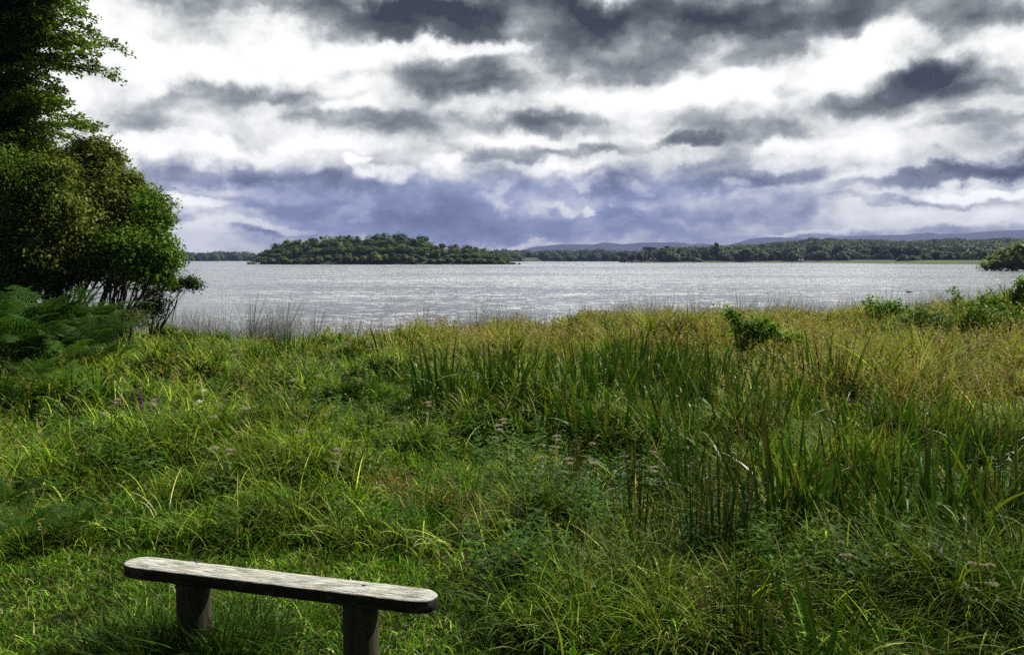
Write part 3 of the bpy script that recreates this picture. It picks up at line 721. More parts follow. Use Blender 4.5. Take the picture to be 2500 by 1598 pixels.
# ------------------------------------------------------------------ the bench
def wood_mat(name, pale=True):
    m, T, out = new_mat(name); g = T.node('ShaderNodeTexCoord').outputs['Object']
    gs = T.vmath('MULTIPLY', g, (4.5, 75, 75) if pale else (30, 30, 1.6))
    n = T.noise(gs, 1.6, 8, .68, dist=.15); n2 = T.noise(T.vmath('MULTIPLY', g, (.8, 2.6, 2.6) if pale else (1, 1, 1)), 7, 5, .65); n3 = T.noise(T.vmath('MULTIPLY', g, (4, 60, 60) if pale else (60, 60, 4)), 2.2, 4, .7)
    if pale:
        c = T.ramp(n, [(.30, (.05, .047, .036)), (.42, (.20, .198, .165)), (.52, (.38, .38, .33)), (.66, (.56, .56, .50))])
        c = T.mix(T.rng(n3, .54, .62, 0, .8), c, (.05, .045, .035))
        c = T.mix(T.rng(n2, .50, .66, 0, .65), c, (.12, .125, .085))
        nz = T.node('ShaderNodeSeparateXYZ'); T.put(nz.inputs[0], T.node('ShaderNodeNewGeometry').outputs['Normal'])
        # plank sides and underside painted darker as shade; the top keeps its weathered tone
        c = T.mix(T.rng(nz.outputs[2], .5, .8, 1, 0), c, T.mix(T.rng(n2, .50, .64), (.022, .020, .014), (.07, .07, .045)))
    else:
        c = T.ramp(n, [(.3, (.014, .012, .007)), (.5, (.042, .038, .022)), (.7, (.075, .068, .040))])
        c = T.mix(T.rng(n2, .45, .7, 0, .7), c, (.035, .038, .018))
    T.l.new(principled(T, c, .8, .2, bump(T, T.math('SUBTRACT', n, T.math('MULTIPLY', T.rng(n3, .55, .66), .5)), .9, .006)), out.inputs[0]); return m
def bench():
    ZT = .42
    a = at_z(311, 1366, ZT); b = at_z(1066, 1455, ZT)
    ax = unit(b - a); ang = math.atan2(ax[1], ax[0]); L = np.linalg.norm(b - a)
    f = at_z(650, 1424, ZT); k = at_z(690, 1394, ZT)
    nrm = np.array([-ax[1], ax[0], 0]); wf = (f - a) @ nrm; wk = (k - a) @ nrm
    width = abs(wk - wf); mid = a + ax * L / 2 + nrm * ((wk + wf) / 2)
    print('bench L', L, 'width', width, 'ang', math.degrees(ang), 'mid', mid)
    root = empty('park_bench', (mid[0], mid[1], 0), ang)
    tag(root, 'backless bench of one thick weathered plank with rounded ends on two log legs', 'bench')
    # seat: superellipse plan, chamfered edge, uneven
    n = 140; hx, hy = L / 2, width / 2; rc = .10
    out = []
    for i in range(n):
        t = i / n * 2 * math.pi; c, s = math.cos(t), math.sin(t)
        x = (hx - rc) * np.clip(c * 9, -1, 1) + rc * np.sign(c) * abs(c) ** 1.0 * (1 if abs(c) > .11 else 0) if False else None
    prof = []
    for sx, a0 in ((1, -90), (-1, 90)):
        for j in range(17):
            th = R(a0 + 180 * j / 16); q = .88
            cx = np.sign(math.cos(th)) * abs(math.cos(th)) ** q; sy = np.sign(math.sin(th)) * abs(math.sin(th)) ** q
            prof.append((sx * (hx - rc) + cx * rc, sy * hy))
        x0, y0 = prof[-1]
        for j in range(1, 40): prof.append((x0 - sx * 2 * (hx - rc) * j / 40, y0))
    prof = np.array(prof); r = rs(5)
    edge = .0015 * snoise(prof[:, 0] * 20, prof[:, 1] * 7, 4, 1, 3) + .001 * r.normal(size=len(prof))
    d = unit(np.stack([np.sign(prof[:, 0]) * np.maximum(0, np.abs(prof[:, 0]) - (hx - rc)), prof[:, 1]], 1))
    rings = [(-.052, .90), (-.052, -.004), (-.049, 0), (-.006, 0.0), (-.0015, -.002), (0, -.006), (0.0005, -.03), (0.0006, -.06)]
    V = []; N = len(prof)
    for z, off in rings:
        if off == .90: q = prof * .5
        else: q = prof + d * (off + edge[:, None])
        V.append(np.column_stack([q, np.full(N, z) + (.0008 * snoise(q[:, 0] * 14, q[:, 1] * 30, 7, 1, 2) if z > -.002 else 0)]))
    V.append(np.column_stack([np.clip(prof[:, 0], -(hx - rc), hx - rc), prof[:, 1] * 0, np.full(N, 0.0006)])); V.insert(0, np.column_stack([prof * [.5, 0], np.full(N, -.052)]))
    F = [(k * N + j, k * N + (j + 1) % N, (k + 1) * N + (j + 1) % N, (k + 1) * N + j) for k in range(len(V) - 1) for j in range(N)]
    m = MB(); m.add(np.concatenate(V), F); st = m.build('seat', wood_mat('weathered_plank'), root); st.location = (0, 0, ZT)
    M_LOG = wood_mat('log_wood', False)
    for px, w in ((473, 79), (881, 85)):
        k_ = (px - 1250) / FPX; cp, sp = math.cos(PITCH), math.sin(PITCH)
        # where the bench's axis crosses this bearing
        t = (k_ * (mid[1] * cp + 1.45 * sp) - mid[0]) / (ax[0] - k_ * ax[1] * cp)
        c = mid + ax * t; rad = w / FPX * (c[1] * cp + 1.45 * sp) / 2
        m = MB(); th = np.arange(28) / 28 * 2 * np.pi; V = []
        for z in np.linspace(-.15, ZT - .054, 14):
            rr = rad * (1 + .02 * snoise(th * 1.5, np.full(28, z * 4), int(px), 1, 2)) * (1.03 - .04 * z)
            V.append(np.column_stack([t + rr * np.cos(th), rr * np.sin(th), np.full(28, z)]))
        V.append(np.column_stack([np.full(28, t), np.zeros(28), np.full(28, ZT - .054)]))
        F = [(k * 28 + j, k * 28 + (j + 1) % 28, (k + 1) * 28 + (j + 1) % 28, (k + 1) * 28 + j) for k in range(14) for j in range(28)]
        m.add(np.concatenate(V), F); m.build('leg', M_LOG, root)
        q = at_z(482 if px < 600 else 889, 1371 if px < 600 else 1428, ZT); lx = (q - mid) @ ax; ly = (q - mid) @ nrm
        m = MB(); th = np.arange(12) / 12 * 2 * np.pi
        V = [np.column_stack([lx + rr * np.cos(th), ly + rr * np.sin(th), np.full(12, z)]) for rr, z in ((.009, -.002), (.009, .0022), (.007, .003), (.0001, .003))]
        F = [(k * 12 + j, k * 12 + (j + 1) % 12, (k + 1) * 12 + (j + 1) % 12, (k + 1) * 12 + j) for k in range(3) for j in range(12)]
        m.add(np.concatenate(V), F); bo = m.build('bolt', plain('rusty_bolt', (.03, .022, .018), .7), st)
    return mid, ang, L
BM, BA, BL = bench()

# ------------------------------------------------------------------ grass and meadow
def patch(u, v, cu, cv, ru, rv, soft=.5):
    q = np.sqrt(((u - cu) / ru) ** 2 + ((v - cv) / rv) ** 2); return 1 - sstep(1 - soft, 1 + soft, q)
LBu = [-600, 0, 300, 600, 900, 1050, 1180, 1260, 1400, 1800, 1900, 3000]
LBv = [1350, 1335, 1290, 1300, 1310, 1320, 1410, 1500, 1560, 1575, 1660, 1900]
def zones(x, y):
    u, v = project(x, y, .12)
    nz = snoise(x, y, 31, 1.1, 3); n2 = snoise(x, y, 32, 3.0, 2)
    lawn = sstep(-18, 22, v - np.interp(u, LBu, LBv) + 26 * nz)
    lushlow = np.maximum(patch(u, v, 960, 985, 140, 55), patch(u, v, 900, 1090, 110, 60) * .6)
    lushlow = np.maximum(lushlow, patch(u, v, 1150, 1180, 110, 60) * .6); lushlow = np.maximum(lushlow, patch(u, v, 1010, 1190, 130, 80) * .7)
    brown = patch(u, v, 1120, 1255, 120, 70) + .8 * patch(u, v, 960, 1180, 60, 40)
    gold = patch(u, v, 2280, 930, 480, 110) + .9 * patch(u, v, 1650, 835, 500, 50) + .45 * patch(u, v, 1120, 860, 200, 60) + .55 * patch(u, v, 2050, 830, 420, 60)
    gold = np.clip(gold + .35 * nz * (gold > .05), 0, 1)
    dryl = patch(u, v, 500, 1000, 520, 150, .6) * .5 + patch(u, v, 760, 1150, 220, 90) * .5
    deep = patch(u, v, 420, 1235, 520, 75) + patch(u, v, 1380, 1300, 220, 100) * .8 + patch(u, v, 2150, 1450, 520, 160) * .9
    return u, v, lawn, lushlow, np.clip(brown, 0, 1), gold, np.clip(dryl, 0, 1), np.clip(deep, 0, 1), nz, n2
LUSH = np.array([.032, .105, .005]); LUSH2 = np.array([.070, .175, .008]); YEL = np.array([.18, .24, .020]); OLI = np.array([.050, .078, .008]); GOLD = np.array([.36, .28, .10]); BRN = np.array([.13, .080, .030]); STRAW = np.array([.33, .32, .12]); DKG = np.array([.030, .080, .014])
def sample_field(r, n, d0, d1, p=1.0, um=.80):
    """points over the meadow seen ahead; p<1 favours the near side"""
    t = r.uniform(size=n); d = (d0 ** p + t * (d1 ** p - d0 ** p)) ** (1 / p)
    U = r.uniform(-um, um, n); return U * d, d
def blotch(u, v, z):
    """darker and lighter growth in patches a hand to a metre wide"""
    x, y = GX['x'], GX['y']
    return np.clip(.86 + .85 * snoise(x, y, 81, 5.0, 2) + .50 * snoise(x, y, 82, 1.7, 2), .18, 1.8)
GX = {}
def zonecol(r, z, n):
    u, v, lawn, ll, br, go, dr, dp, nz, n2 = z
    c = OLI[None] * (1 - 0) + 0 * np.zeros((n, 1))
    m = r.uniform(size=(n, 1))
    c = np.where(m < .5, LUSH, np.where(m < .74, OLI, YEL * .9))
    c = c * (1 - dp[:, None]) + dp[:, None] * np.where(m < .8, LUSH * .62, OLI * .7)
    c = c * (1 - .38 * sstep(1150, 1650, u) * sstep(930, 1060, v))[:, None]
    c = c * (1 - ll[:, None]) + ll[:, None] * np.where(m < .7, LUSH2, YEL)
    c = np.where((r.uniform(size=(n, 1)) < dr[:, None] * .55), YEL * r.uniform(.8, 1.3, (n, 1)), c)
    c = np.where((r.uniform(size=(n, 1)) < go[:, None] * .85), np.where(m < .35, BRN * 1.3, np.where(m < .75, GOLD * .7, YEL)), c)
    c = np.where((r.uniform(size=(n, 1)) < br[:, None] * .8), np.where(m < .5, BRN, GOLD * .5), c)
    c = np.where((r.uniform(size=(n, 1)) < .05), STRAW * .8, c)
    return c * np.exp(r.normal(size=(n, 1)) * .32 - .08) * (1 + .3 * nz[:, None]) * blotch(u, v, z)[:, None]

def tufts(mb, r, n, d0, d1, per, hscale, segs, wmul, p=1.0, which=None):
    x, y = sample_field(r, n, d0, d1, p)
    ok = y < shore_y(x, y) + .3; x, y = x[ok], y[ok]
    z = zones(x, y); u, v, lawn, ll, br, go, dr, dp, nz, n2 = z
    keep = r.uniform(size=len(x)) > lawn
    keep &= ~((r.uniform(size=len(x)) < .55) & (ll > .5))
    x, y = x[keep], y[keep]; z = tuple(a[keep] for a in z); u, v, lawn, ll, br, go, dr, dp, nz, n2 = z
    n = len(x)
    big = sstep(-.1, .55, snoise(x, y, 40, 1.6, 2))
    big = np.clip(big * .6 + .7 * sstep(-.3, .4, snoise(x, y, 8, 1.15, 2)) - .1, 0, 1)
    H = (.11 + .24 * big) * (1 - .62 * ll) * (1 - .45 * br) * (1 + .35 * go) * (1 + .25 * sstep(1400, 2000, u)) * (1 + .15 * dp) * r.uniform(.7, 1.25, n) * hscale * (1 - .35 * sstep(1120, 1240, v) * sstep(1350, 1150, u)) * (1 - .4 * sstep(.3, .8, ll))
    H *= (1 - .75 * lawn * 1) * (1 - .35 * sstep(14, 18, y))
    k = np.maximum(3, (per * r.uniform(.6, 1.4, n)).astype(int)); idx = np.repeat(np.arange(n), k); N = len(idx)
    a = r.uniform(0, 2 * np.pi, N); q = np.sqrt(r.uniform(size=N)) * (.02 + .065 * r.uniform(size=n)[idx])
    bx = x[idx] + q * np.cos(a); by = y[idx] + q * np.sin(a)
    base = np.stack([bx, by, G(bx, by) - .015], 1)
    tuftlean = r.uniform(0, 2 * np.pi, n); ta = tuftlean[idx]
    L = H[idx] * r.uniform(.65, 1.35, N)
    az = np.where(r.uniform(size=N) < .6, a, ta) + r.normal(size=N) * .4
    th0 = np.abs(r.normal(size=N)) * .30 + .05; th1 = r.uniform(.4, 2.5, N) * (1 - .35 * go[idx])
    GX['x'], GX['y'] = x, y; tc = zonecol(r, z, n)
    col = tc[idx] * np.exp(r.normal(size=(N, 1)) * .38 - .06); m2 = r.uniform(size=(N, 1)); col = np.where(m2 < .12, YEL * r.uniform(.7, 1.2, (N, 1)), col)
    wd = (.0017 + .0016 * r.uniform(size=N)) * wmul * (1 + .12 * np.maximum(0, by - 4))
    blades(mb, base, L, wd, az, th0, th1, segs, col, tipcol=col * .7 + YEL * .65, twist=r.normal(size=N) * .6)

mb = MB(); r = rs(50)
tufts(mb, r, 5400, 3.0, 7.5, 21, 1.05, 7, 2.1, p=1.6)
tufts(mb, r, 10500, 7.0, 21.5, 15, 1.2, 5, 1.95, p=1.7)
n = 26000; x, y = sample_field(r, n, 3.2, 19, 1.7); z = zones(x, y); keep = (y < shore_y(x, y)) & (z[2] < .4) & (z[3] < .35); x, y = x[keep], y[keep]; n = len(x)
col = np.where(r.uniform(size=(n, 1)) < .42, YEL * 1.6, np.where(r.uniform(size=(n, 1)) < .68, LUSH2 * 1.3, STRAW * 1.25)) * np.exp(r.normal(size=(n, 1)) * .4)
blades(mb, np.stack([x, y, G(x, y) + .02], 1), r.uniform(.14, .42, n) * (1 + .3 * sstep(1400, 2000, zones(x, y)[0])), (.0028 + .0022 * r.uniform(size=n)) * (1 + .10 * np.maximum(0, y - 4)), r.uniform(0, 6.28, n), r.uniform(.1, .9, n), r.uniform(.5, 2.2, n), 6, col, twist=r.normal(size=n) * .7)
tag(mb.build('meadow_grass', M_GRASS), 'tangled green and yellowish meadow grass between the bench and the lake', 'grass', kind='stuff')

# mown lawn round the bench
mb = MB(); r = rs(51); n = 150000
x, y = sample_field(r, n, 2.3, 6.6, 1.3)
ex = r.uniform(-2.6, .3, 110000); ey = r.uniform(5.2, 13.5, 110000); x = np.concatenate([x, ex]); y = np.concatenate([y, ey]); extra = np.arange(len(x)) >= n; n = len(x)
z = zones(x, y)
dens = np.where(extra, z[3] * 1.3, z[2] + .35 * z[3] + .2); keep = r.uniform(size=n) < dens; x, y = x[keep], y[keep]; z = tuple(a[keep] for a in z); extra = extra[keep]; n = len(x)
nzz = snoise(x, y, 60, 2.5, 3); n4 = snoise(x, y, 61, 9, 2)
L = (1 + extra * .9) * (.028 + .040 * sstep(-.3, .6, nzz) + .040 * r.uniform(size=n)) * (1 + .5 * sstep(.0, .7, n4))
c = np.where(r.uniform(size=(n, 1)) < .55 + .25 * nzz[:, None], LUSH2 * .85, np.where(r.uniform(size=(n, 1)) < .6, YEL * .75, OLI))
c = np.where(r.uniform(size=(n, 1)) < z[4][:, None] * .6, BRN * 1.2, c); c = np.where(r.uniform(size=(n, 1)) < .09, STRAW * .8, c) * np.exp(r.normal(size=(n, 1)) * .48) * np.clip(.95 + .8 * snoise(x, y, 63, 6.0, 2) + .35 * snoise(x, y, 64, 1.6, 2), .22, 1.9)[:, None]
blades(mb, np.stack([x, y, G(x, y) - .005], 1), L, .0036 * (1 + extra * .5) * r.uniform(.5, 1.5, n), r.uniform(0, 6.28, n), np.abs(r.normal(size=n)) * .5, r.uniform(.3, 2.2, n), 3, c, tipw=.15, twist=r.normal(size=n))
tag(mb.build('lawn_grass', M_GRASS), 'short mown bright green grass around and under the bench', 'grass', kind='stuff')

# longer untrimmed tussocks around bench legs and along the lawn edge
mb = MB(); r = rs(52)
def tussock(mb, r, x, y, n, rad, Lm, cols, wd=.0036, lean=(.05, .9), curl=(.5, 1.9), segs=6):
    a = r.uniform(0, 2 * np.pi, n); q = np.sqrt(r.uniform(size=n)) * rad; bx, by = x + q * np.cos(a), y + q * np.sin(a)
    c = cols[r.integers(len(cols), size=n)] * np.exp(r.normal(size=(n, 1)) * .4)
    blades(mb, np.stack([bx, by, G(bx, by) - .02], 1), Lm * r.uniform(.5, 1.25, n), wd * r.uniform(.7, 1.4, n), a + r.normal(size=n) * .5, r.uniform(lean[0], lean[1] * .5, n), r.uniform(*curl, n), segs, c, tipcol=c * .8 + YEL * .2, twist=r.normal(size=n) * .5)
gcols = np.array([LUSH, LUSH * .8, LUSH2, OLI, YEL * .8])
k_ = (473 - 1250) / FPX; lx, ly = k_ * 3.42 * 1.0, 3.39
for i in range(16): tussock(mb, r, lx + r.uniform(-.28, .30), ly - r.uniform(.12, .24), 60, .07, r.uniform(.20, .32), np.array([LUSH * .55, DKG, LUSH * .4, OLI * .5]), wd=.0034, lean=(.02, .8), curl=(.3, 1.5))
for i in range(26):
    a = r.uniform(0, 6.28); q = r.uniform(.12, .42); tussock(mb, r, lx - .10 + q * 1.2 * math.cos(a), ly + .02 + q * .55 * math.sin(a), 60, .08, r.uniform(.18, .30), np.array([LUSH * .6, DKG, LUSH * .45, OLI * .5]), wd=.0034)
for (px, py, k, rad, Lm) in [(445, 1560, 130, .10, .24), (350, 1575, 120, .12, .22), (520, 1590, 130, .12, .24), (300, 1600, 90, .14, .2), (600, 1610, 90, .12, .2), (880, 1660, 80, .12, .18)]:
    p = at_z(px, py, 0); tussock(mb, r, p[0], p[1], k, rad, Lm, gcols)
for i in range(90):
    u = r.uniform(-100, 1100); v = np.interp(u, LBu, LBv) - r.uniform(-5, 85); p = at_z(u, v + 25, 0); tussock(mb, r, p[0], p[1], 70, .12, r.uniform(.10, .22), np.array([LUSH * .9, LUSH2, LUSH * .8, LUSH2 * .8]))
for i in range(90):
    u = r.uniform(1150, 2600); v = np.interp(u, LBu, np.minimum(LBv, 1600)) - r.uniform(-20, 220); p = at_z(u, v, 0); tussock(mb, r, p[0], p[1], 80, .13, r.uniform(.22, .42), np.array([LUSH * .7, OLI, YEL * .8, LUSH * .8, OLI]), lean=(.1, 1.6))
tag(mb.build('tussock_grass', M_GRASS), 'long arching deep green tussock grass along the edge of the mown grass', 'grass', kind='stuff')

# dry seeding grass
mb = MB(); r = rs(53); n = 22000
x, y = sample_field(r, n, 3.2, 21, 1.8); z = zones(x, y); keep = (y < shore_y(x, y) + .2) & (r.uniform(size=n) < (1.3 * z[5] + .20 * z[6] + .05) * (1 - z[2]) * (1 - z[7] * .6) * (1 - z[3])); x, y = x[keep], y[keep]; go = z[5][keep]; n = len(x)
L = (.34 + .22 * go) * r.uniform(.65, 1.25, n) * (1 - .35 * sstep(14, 18, y)); az = r.uniform(0, 6.28, n)
c = np.where(r.uniform(size=(n, 1)) < .4, GOLD * .8, np.where(r.uniform(size=(n, 1)) < .45, BRN * 1.1 + GOLD * .15, np.where(r.uniform(size=(n, 1)) < .5, STRAW * .85, YEL * 1.1))) * r.uniform(.7, 1.2, (n, 1))
pts = blades(mb, np.stack([x, y, G(x, y)], 1), L, .0011 * (1 + .10 * y), az, np.abs(r.normal(size=n)) * .18, r.uniform(.1, .9, n), 5, c)
for k in range(11):
    f = r.uniform(.62, 1.0, n); i0 = np.minimum(4, (f * 5).astype(int)); fr = (f * 5 - i0)[:, None]
    P = pts[np.arange(n), i0] * (1 - fr) + pts[np.arange(n), i0 + 1] * fr
    D = rand_dir(r, n) + np.array([0, 0, .7]); leaves(mb, P, D, rand_dir(r, n), .022 + .0016 * y, .004 + .0007 * y, c * r.uniform(.85, 1.3, (n, 1)))
tag(mb.build('seeding_grass', M_DRY), 'golden brown seeding grass, thickest in front of the lake on the right', 'grass', kind='stuff')

# broad-leaved weeds between the grasses
def weed(mb, r, base, h, nl, lw, col, droop=.25):
    n = len(base); az = r.uniform(0, 6.28, n)
    pts = blades(mb, base, h, .0022, az, np.abs(r.normal(size=n)) * .12, r.uniform(0, .35, n), 4, col * .8)
    for k in range(nl):
        f = .22 + .78 * (k + r.uniform(size=n) * .5) / nl; f = np.minimum(f, .999); i0 = np.minimum(3, (f * 4).astype(int)); fr = (f * 4 - i0)[:, None]
        P = pts[np.arange(n), i0] * (1 - fr) + pts[np.arange(n), i0 + 1] * fr
        for s in (0, np.pi):
            a = az + k * 1.571 + s + r.normal(size=n) * .25; D = np.stack([np.cos(a), np.sin(a), r.uniform(-.35, .5, n)], 1)
            ln = lw * (1.15 - .6 * f) * r.uniform(.8, 1.2, n); leaves(mb, P, D, np.array([[0, 0, 1.]]) + rand_dir(r, n) * .4, ln, ln * .32, col * r.uniform(.8, 1.25, (n, 1)), -.06)
mb = MB(); r = rs(54)
spots = [(250, 1120, 260, 60, 120), (330, 1180, 120, 40, 60), (1380, 1280, 150, 70, 110), (2050, 1440, 300, 80, 170), (1780, 1380, 150, 70, 90), (900, 960, 260, 70, 110), (1250, 1130, 140, 50, 60), (600, 1060, 400, 90, 160), (2350, 1200, 200, 100, 80), (1560, 1180, 200, 70, 110), (120, 1000, 200, 70, 90), (560, 880, 200, 40, 120), (1280, 1420, 150, 60, 50), (1500, 840, 400, 30, 60)]
for cu, cv, ru, rv, n in spots:
    u = cu + r.normal(size=n) * ru * .5; v = cv + r.normal(size=n) * rv * .5; P = np.array([at_z(a, b, 0) for a, b in zip(u, np.maximum(v, 835))])
    P = P[(P[:, 1] < 18) & (P[:, 1] > 2.6)]; P[:, 2] = G(P[:, 0], P[:, 1]); n = len(P)
    col = np.where(r.uniform(size=(n, 1)) < .6, np.array([.028, .085, .004]), np.array([.06, .125, .008])) * r.uniform(.75, 1.2, (n, 1))
    weed(mb, r, P[::2], r.uniform(.22, .42, len(P[::2])), 8, .092, col[::2])
n = 1400; x, y = sample_field(r, n, 3.4, 17, 1.6); z = zones(x, y); keep = (z[2] < .3) & (z[5] < .5) & (y < shore_y(x, y)); x, y = x[keep], y[keep]; n = len(x)
weed(mb, r, np.stack([x, y, G(x, y)], 1), r.uniform(.15, .36, n), 7, .055, np.array([.04, .11, .008]) * r.uniform(.7, 1.3, (n, 1)))
tag(mb.build('leafy_weeds', M_LEAF), 'dark broad-leaved weeds growing through the meadow grass', 'weeds', kind='stuff')
# low clover and daisy leaves in the lawn
mb = MB(); r = rs(55); n = 2600; x, y = sample_field(r, n, 2.4, 5.8, 1.2); z = zones(x, y); keep = (z[2] > .5) & (snoise(x, y, 70, 1.5, 2) > -.1); x, y = x[keep], y[keep]; n = len(x)
for k in range(4):
    a = r.uniform(0, 6.28, n); D = np.stack([np.cos(a), np.sin(a), r.uniform(.0, .5, n)], 1); leaves(mb, np.stack([x, y, G(x, y) + .02 + .02 * r.uniform(size=n)], 1), D, np.array([[0, 0, 1.]]) + rand_dir(r, n) * .25, r.uniform(.010, .022, n), r.uniform(.008, .015, n), np.array([.05, .13, .02]) * r.uniform(.7, 1.4, (n, 1)))
tag(mb.build('lawn_weeds', M_LEAF), 'small round clover leaves among the short grass', 'weeds', kind='stuff')

# ------------------------------------------------------------------ iris clumps, rush clumps, reeds
M_IRIS = foliage_mat('iris_leaf', .16, .4, .12)
IRIS = [(1680, 1250, 180), (1565, 1190, 150), (2080, 1230, 185), (2385, 1290, 215), (1840, 1120, 150), (2300, 1200, 155), (1750, 1065, 130), (2140, 1370, 230), (2440, 1400, 220), (1120, 1060, 100), (1250, 1000, 110), (1390, 960, 110), (1450, 940, 100), (1475, 1040, 125), (1540, 1010, 120), (1560, 920, 95), (1620, 1000, 120), (1675, 920, 95), (1735, 1000, 120), (1800, 960, 100), (1890, 1050, 130), (1975, 960, 110), (2060, 1060, 130), (2280, 1130, 140), (1080, 1015, 125), (1150, 1035, 115), (1215, 1040, 125), (1290, 1035, 100), (1350, 1065, 95), (1425, 1010, 135), (1500, 975, 115), (1580, 970, 115), (1640, 955, 95), (1705, 970, 110), (1765, 945, 95),
        (1850, 970, 120), (1930, 990, 115), (2020, 1005, 140), (2095, 990, 105), (1610, 1070, 130), (1700, 1130, 155), (2105, 1100, 125), (2205, 1110, 125), (2350, 1075, 110), (2425, 1160, 145), (2485, 1140, 135), (1480, 1110, 120),
        (1800, 1210, 190), (1895, 1335, 270), (1965, 1310, 235), (2010, 1350, 250), (2230, 1335, 270), (2290, 1350, 260), (2470, 1320, 210), (2150, 1210, 150), (700, 905, 75), (835, 910, 60), (960, 890, 70),
        (2030, 1640, 250), (1960, 1660, 220), (2210, 1640, 170)]
order = sorted(range(len(IRIS)), key=lambda i: IRIS[i][0])
rank = {}
def iris_zone(u, v):
    if v > 1500: return 'at the bottom edge'
    if u < 1000: return 'in the far grass behind the bench'
    if v > 1180: return 'tall in the near right meadow'
    if v > 1050: return 'in the middle of the meadow'
    if u < 1400: return 'beyond the open patch'
    return 'in the far band by the sapling'
cnt = {}
for i in order:
    u, v, h = IRIS[i]; r = rs(300 + i); zl = iris_zone(u, v); cnt[zl] = cnt.get(zl, 0) + 1
    p = at_z(u, v, .0); d = p[1]; gz = float(G(p[0], p[1])); Hm = h / FPX * math.hypot(p[1], 1.75) * 1.28
    n = int({0: 38, 1: 28}.get(int(v > 1180), 14)); n = n if v < 1500 else 5
    a = r.uniform(0, 6.28, n); q = np.sqrt(r.uniform(size=n)) * (.26 if v < 1180 else .14)
    base = np.stack([p[0] + q * np.cos(a) * 1.3, p[1] + q * np.sin(a), np.full(n, gz - .03)], 1)
    m = MB(); bent = r.uniform(size=n) < .22
    col = np.array([.020, .066, .008]) * r.uniform(.65, 1.4, (n, 1)); col[r.uniform(size=n) < .12] = YEL * .9
    azi = a + r.normal(size=n) * .6; wd = r.uniform(.011, .019, n) * (1.0 if v > 1180 else 1.1)
    blades(m, base, Hm * r.uniform(.6, 1.15, n), wd, azi, np.abs(r.normal(size=n)) * .17 + .02, np.where(bent, r.uniform(1.2, 2.3, n), r.uniform(.0, .55, n)), 8, col, tipw=.03, tipcol=np.where(r.uniform(size=(n, 1)) < .25, BRN * 1.5, col * .9 + YEL * .4), twist=r.normal(size=n) * .55 - azi - np.pi / 2)
    root_loc = (p[0], p[1], gz)
    o = m.build('iris_clump', M_IRIS, loc=root_loc)
    tag(o, 'clump of sword-shaped iris leaves %s, %s from left' % (zl, ordinal(cnt[zl] - 1)), 'iris', 'iris clumps in the meadow')
M_RUSH = foliage_mat('rush_stem', .15, .5, .1)
RUSH = [(1760, 1400, 260, 60, 'dense clump of dark upright rushes in the near middle of the meadow'), (1700, 1380, 220, 26, 'thinner rushes just left of the dense rush clump'), (1400, 1240, 150, 26, 'dark rush stems rising among the pink flowers'), (1560, 1330, 190, 24, 'leaning dark rushes between the flowers and the dense rush clump'),
        (1790, 1650, 200, 22, 'black wiry rush stems standing at the bottom edge, right of centre'), (2080, 1300, 190, 40, 'dark rushes between the two groups of tall iris'), (2430, 1330, 190, 40, 'brownish rushes near the right edge'), (1870, 1150, 140, 30, 'brown-tipped rushes in the middle of the right meadow'), (1650, 1010, 90, 30, 'short rushes behind the pink flowers')]
for i, (u, v, h, n, lab) in enumerate(RUSH):
    r = rs(400 + i); p = at_z(u, v, 0); gz = float(G(p[0], p[1])); Hm = h / FPX * math.hypot(p[1], 1.75) * 1.2
    n = int(n * 1.6); a = r.uniform(0, 6.28, n); q = np.sqrt(r.uniform(size=n)) * .13; m = MB()
    base = np.stack([p[0] + q * np.cos(a) * 1.3, p[1] + q * np.sin(a), np.full(n, gz - .02)], 1)
    c = np.where(r.uniform(size=(n, 1)) < .7, np.array([.022, .042, .012]), BRN * .8) * r.uniform(.7, 1.3, (n, 1))
    pts = blades(m, base, Hm * r.uniform(.6, 1.15, n), .0040, a, np.abs(r.normal(size=n)) * .12, r.uniform(0, .35, n), 6, c, tipw=.3)
    for k in range(3): leaves(m, pts[:, 5] + r.normal(size=(n, 3)) * .006, rand_dir(r, n) + [0, 0, .3], rand_dir(r, n), .022, .007, np.array([.075, .05, .018]) * r.uniform(.6, 1.2, (n, 1)))
    tag(m.build('rush_clump', M_RUSH, loc=(p[0], p[1], gz)), lab, 'rushes', 'rush clumps in the meadow')
# pale lakeside reeds
M_REED = foliage_mat('reed_stem', .25, .6, .2, tt=(1, 1, .95))
REEDC = np.array([[.34, .35, .38], [.27, .29, .31], [.42, .42, .44], [.22, .25, .22]])
FANS = [(455, 785, 40), (545, 770, 60), (610, 772, 62), (695, 780, 66), (765, 790, 50), (1035, 770, 48), (1165, 765, 46), (1230, 765, 36), (1400, 765, 30), (1530, 755, 36), (1640, 750, 62), (1700, 752, 44), (1810, 750, 50), (1900, 755, 40), (2000, 758, 36), (2085, 755, 44), (2165, 750, 62), (2230, 750, 40), (870, 795, 30)]
FANS.sort()
for i, (u, v, h) in enumerate(FANS):
    r = rs(500 + i); U = (u - 1250) / FPX; y = float(np.interp(U, UT, YT)) + r.uniform(.3, .9); x = U * y; gz = float(G(x, y)); 
    top = at_y(u, v - h, y)[2]; n = 130; Hm = (top - gz) * 1.0
    a = r.uniform(0, 6.28, n); q = np.sqrt(r.uniform(size=n)) * .10; m = MB(); c = REEDC[r.integers(4, size=n)] * r.uniform(.7, 1.2, (n, 1))
    base = np.stack([x + q * np.cos(a), y + q * np.sin(a), np.full(n, gz)], 1)
    pts = blades(m, base, Hm * r.uniform(.65, 1.2, n), .0056, a, np.abs(r.normal(size=n)) * .32 + .04, r.uniform(.3, 1.1, n), 7, c, tipw=.25)
    tag(m.build('reed_clump', M_REED, loc=(x, y, gz)), 'pale grey fan of reeds standing against the water, %s from the left' % ordinal(i), 'reeds', 'fans of reeds along the shore')
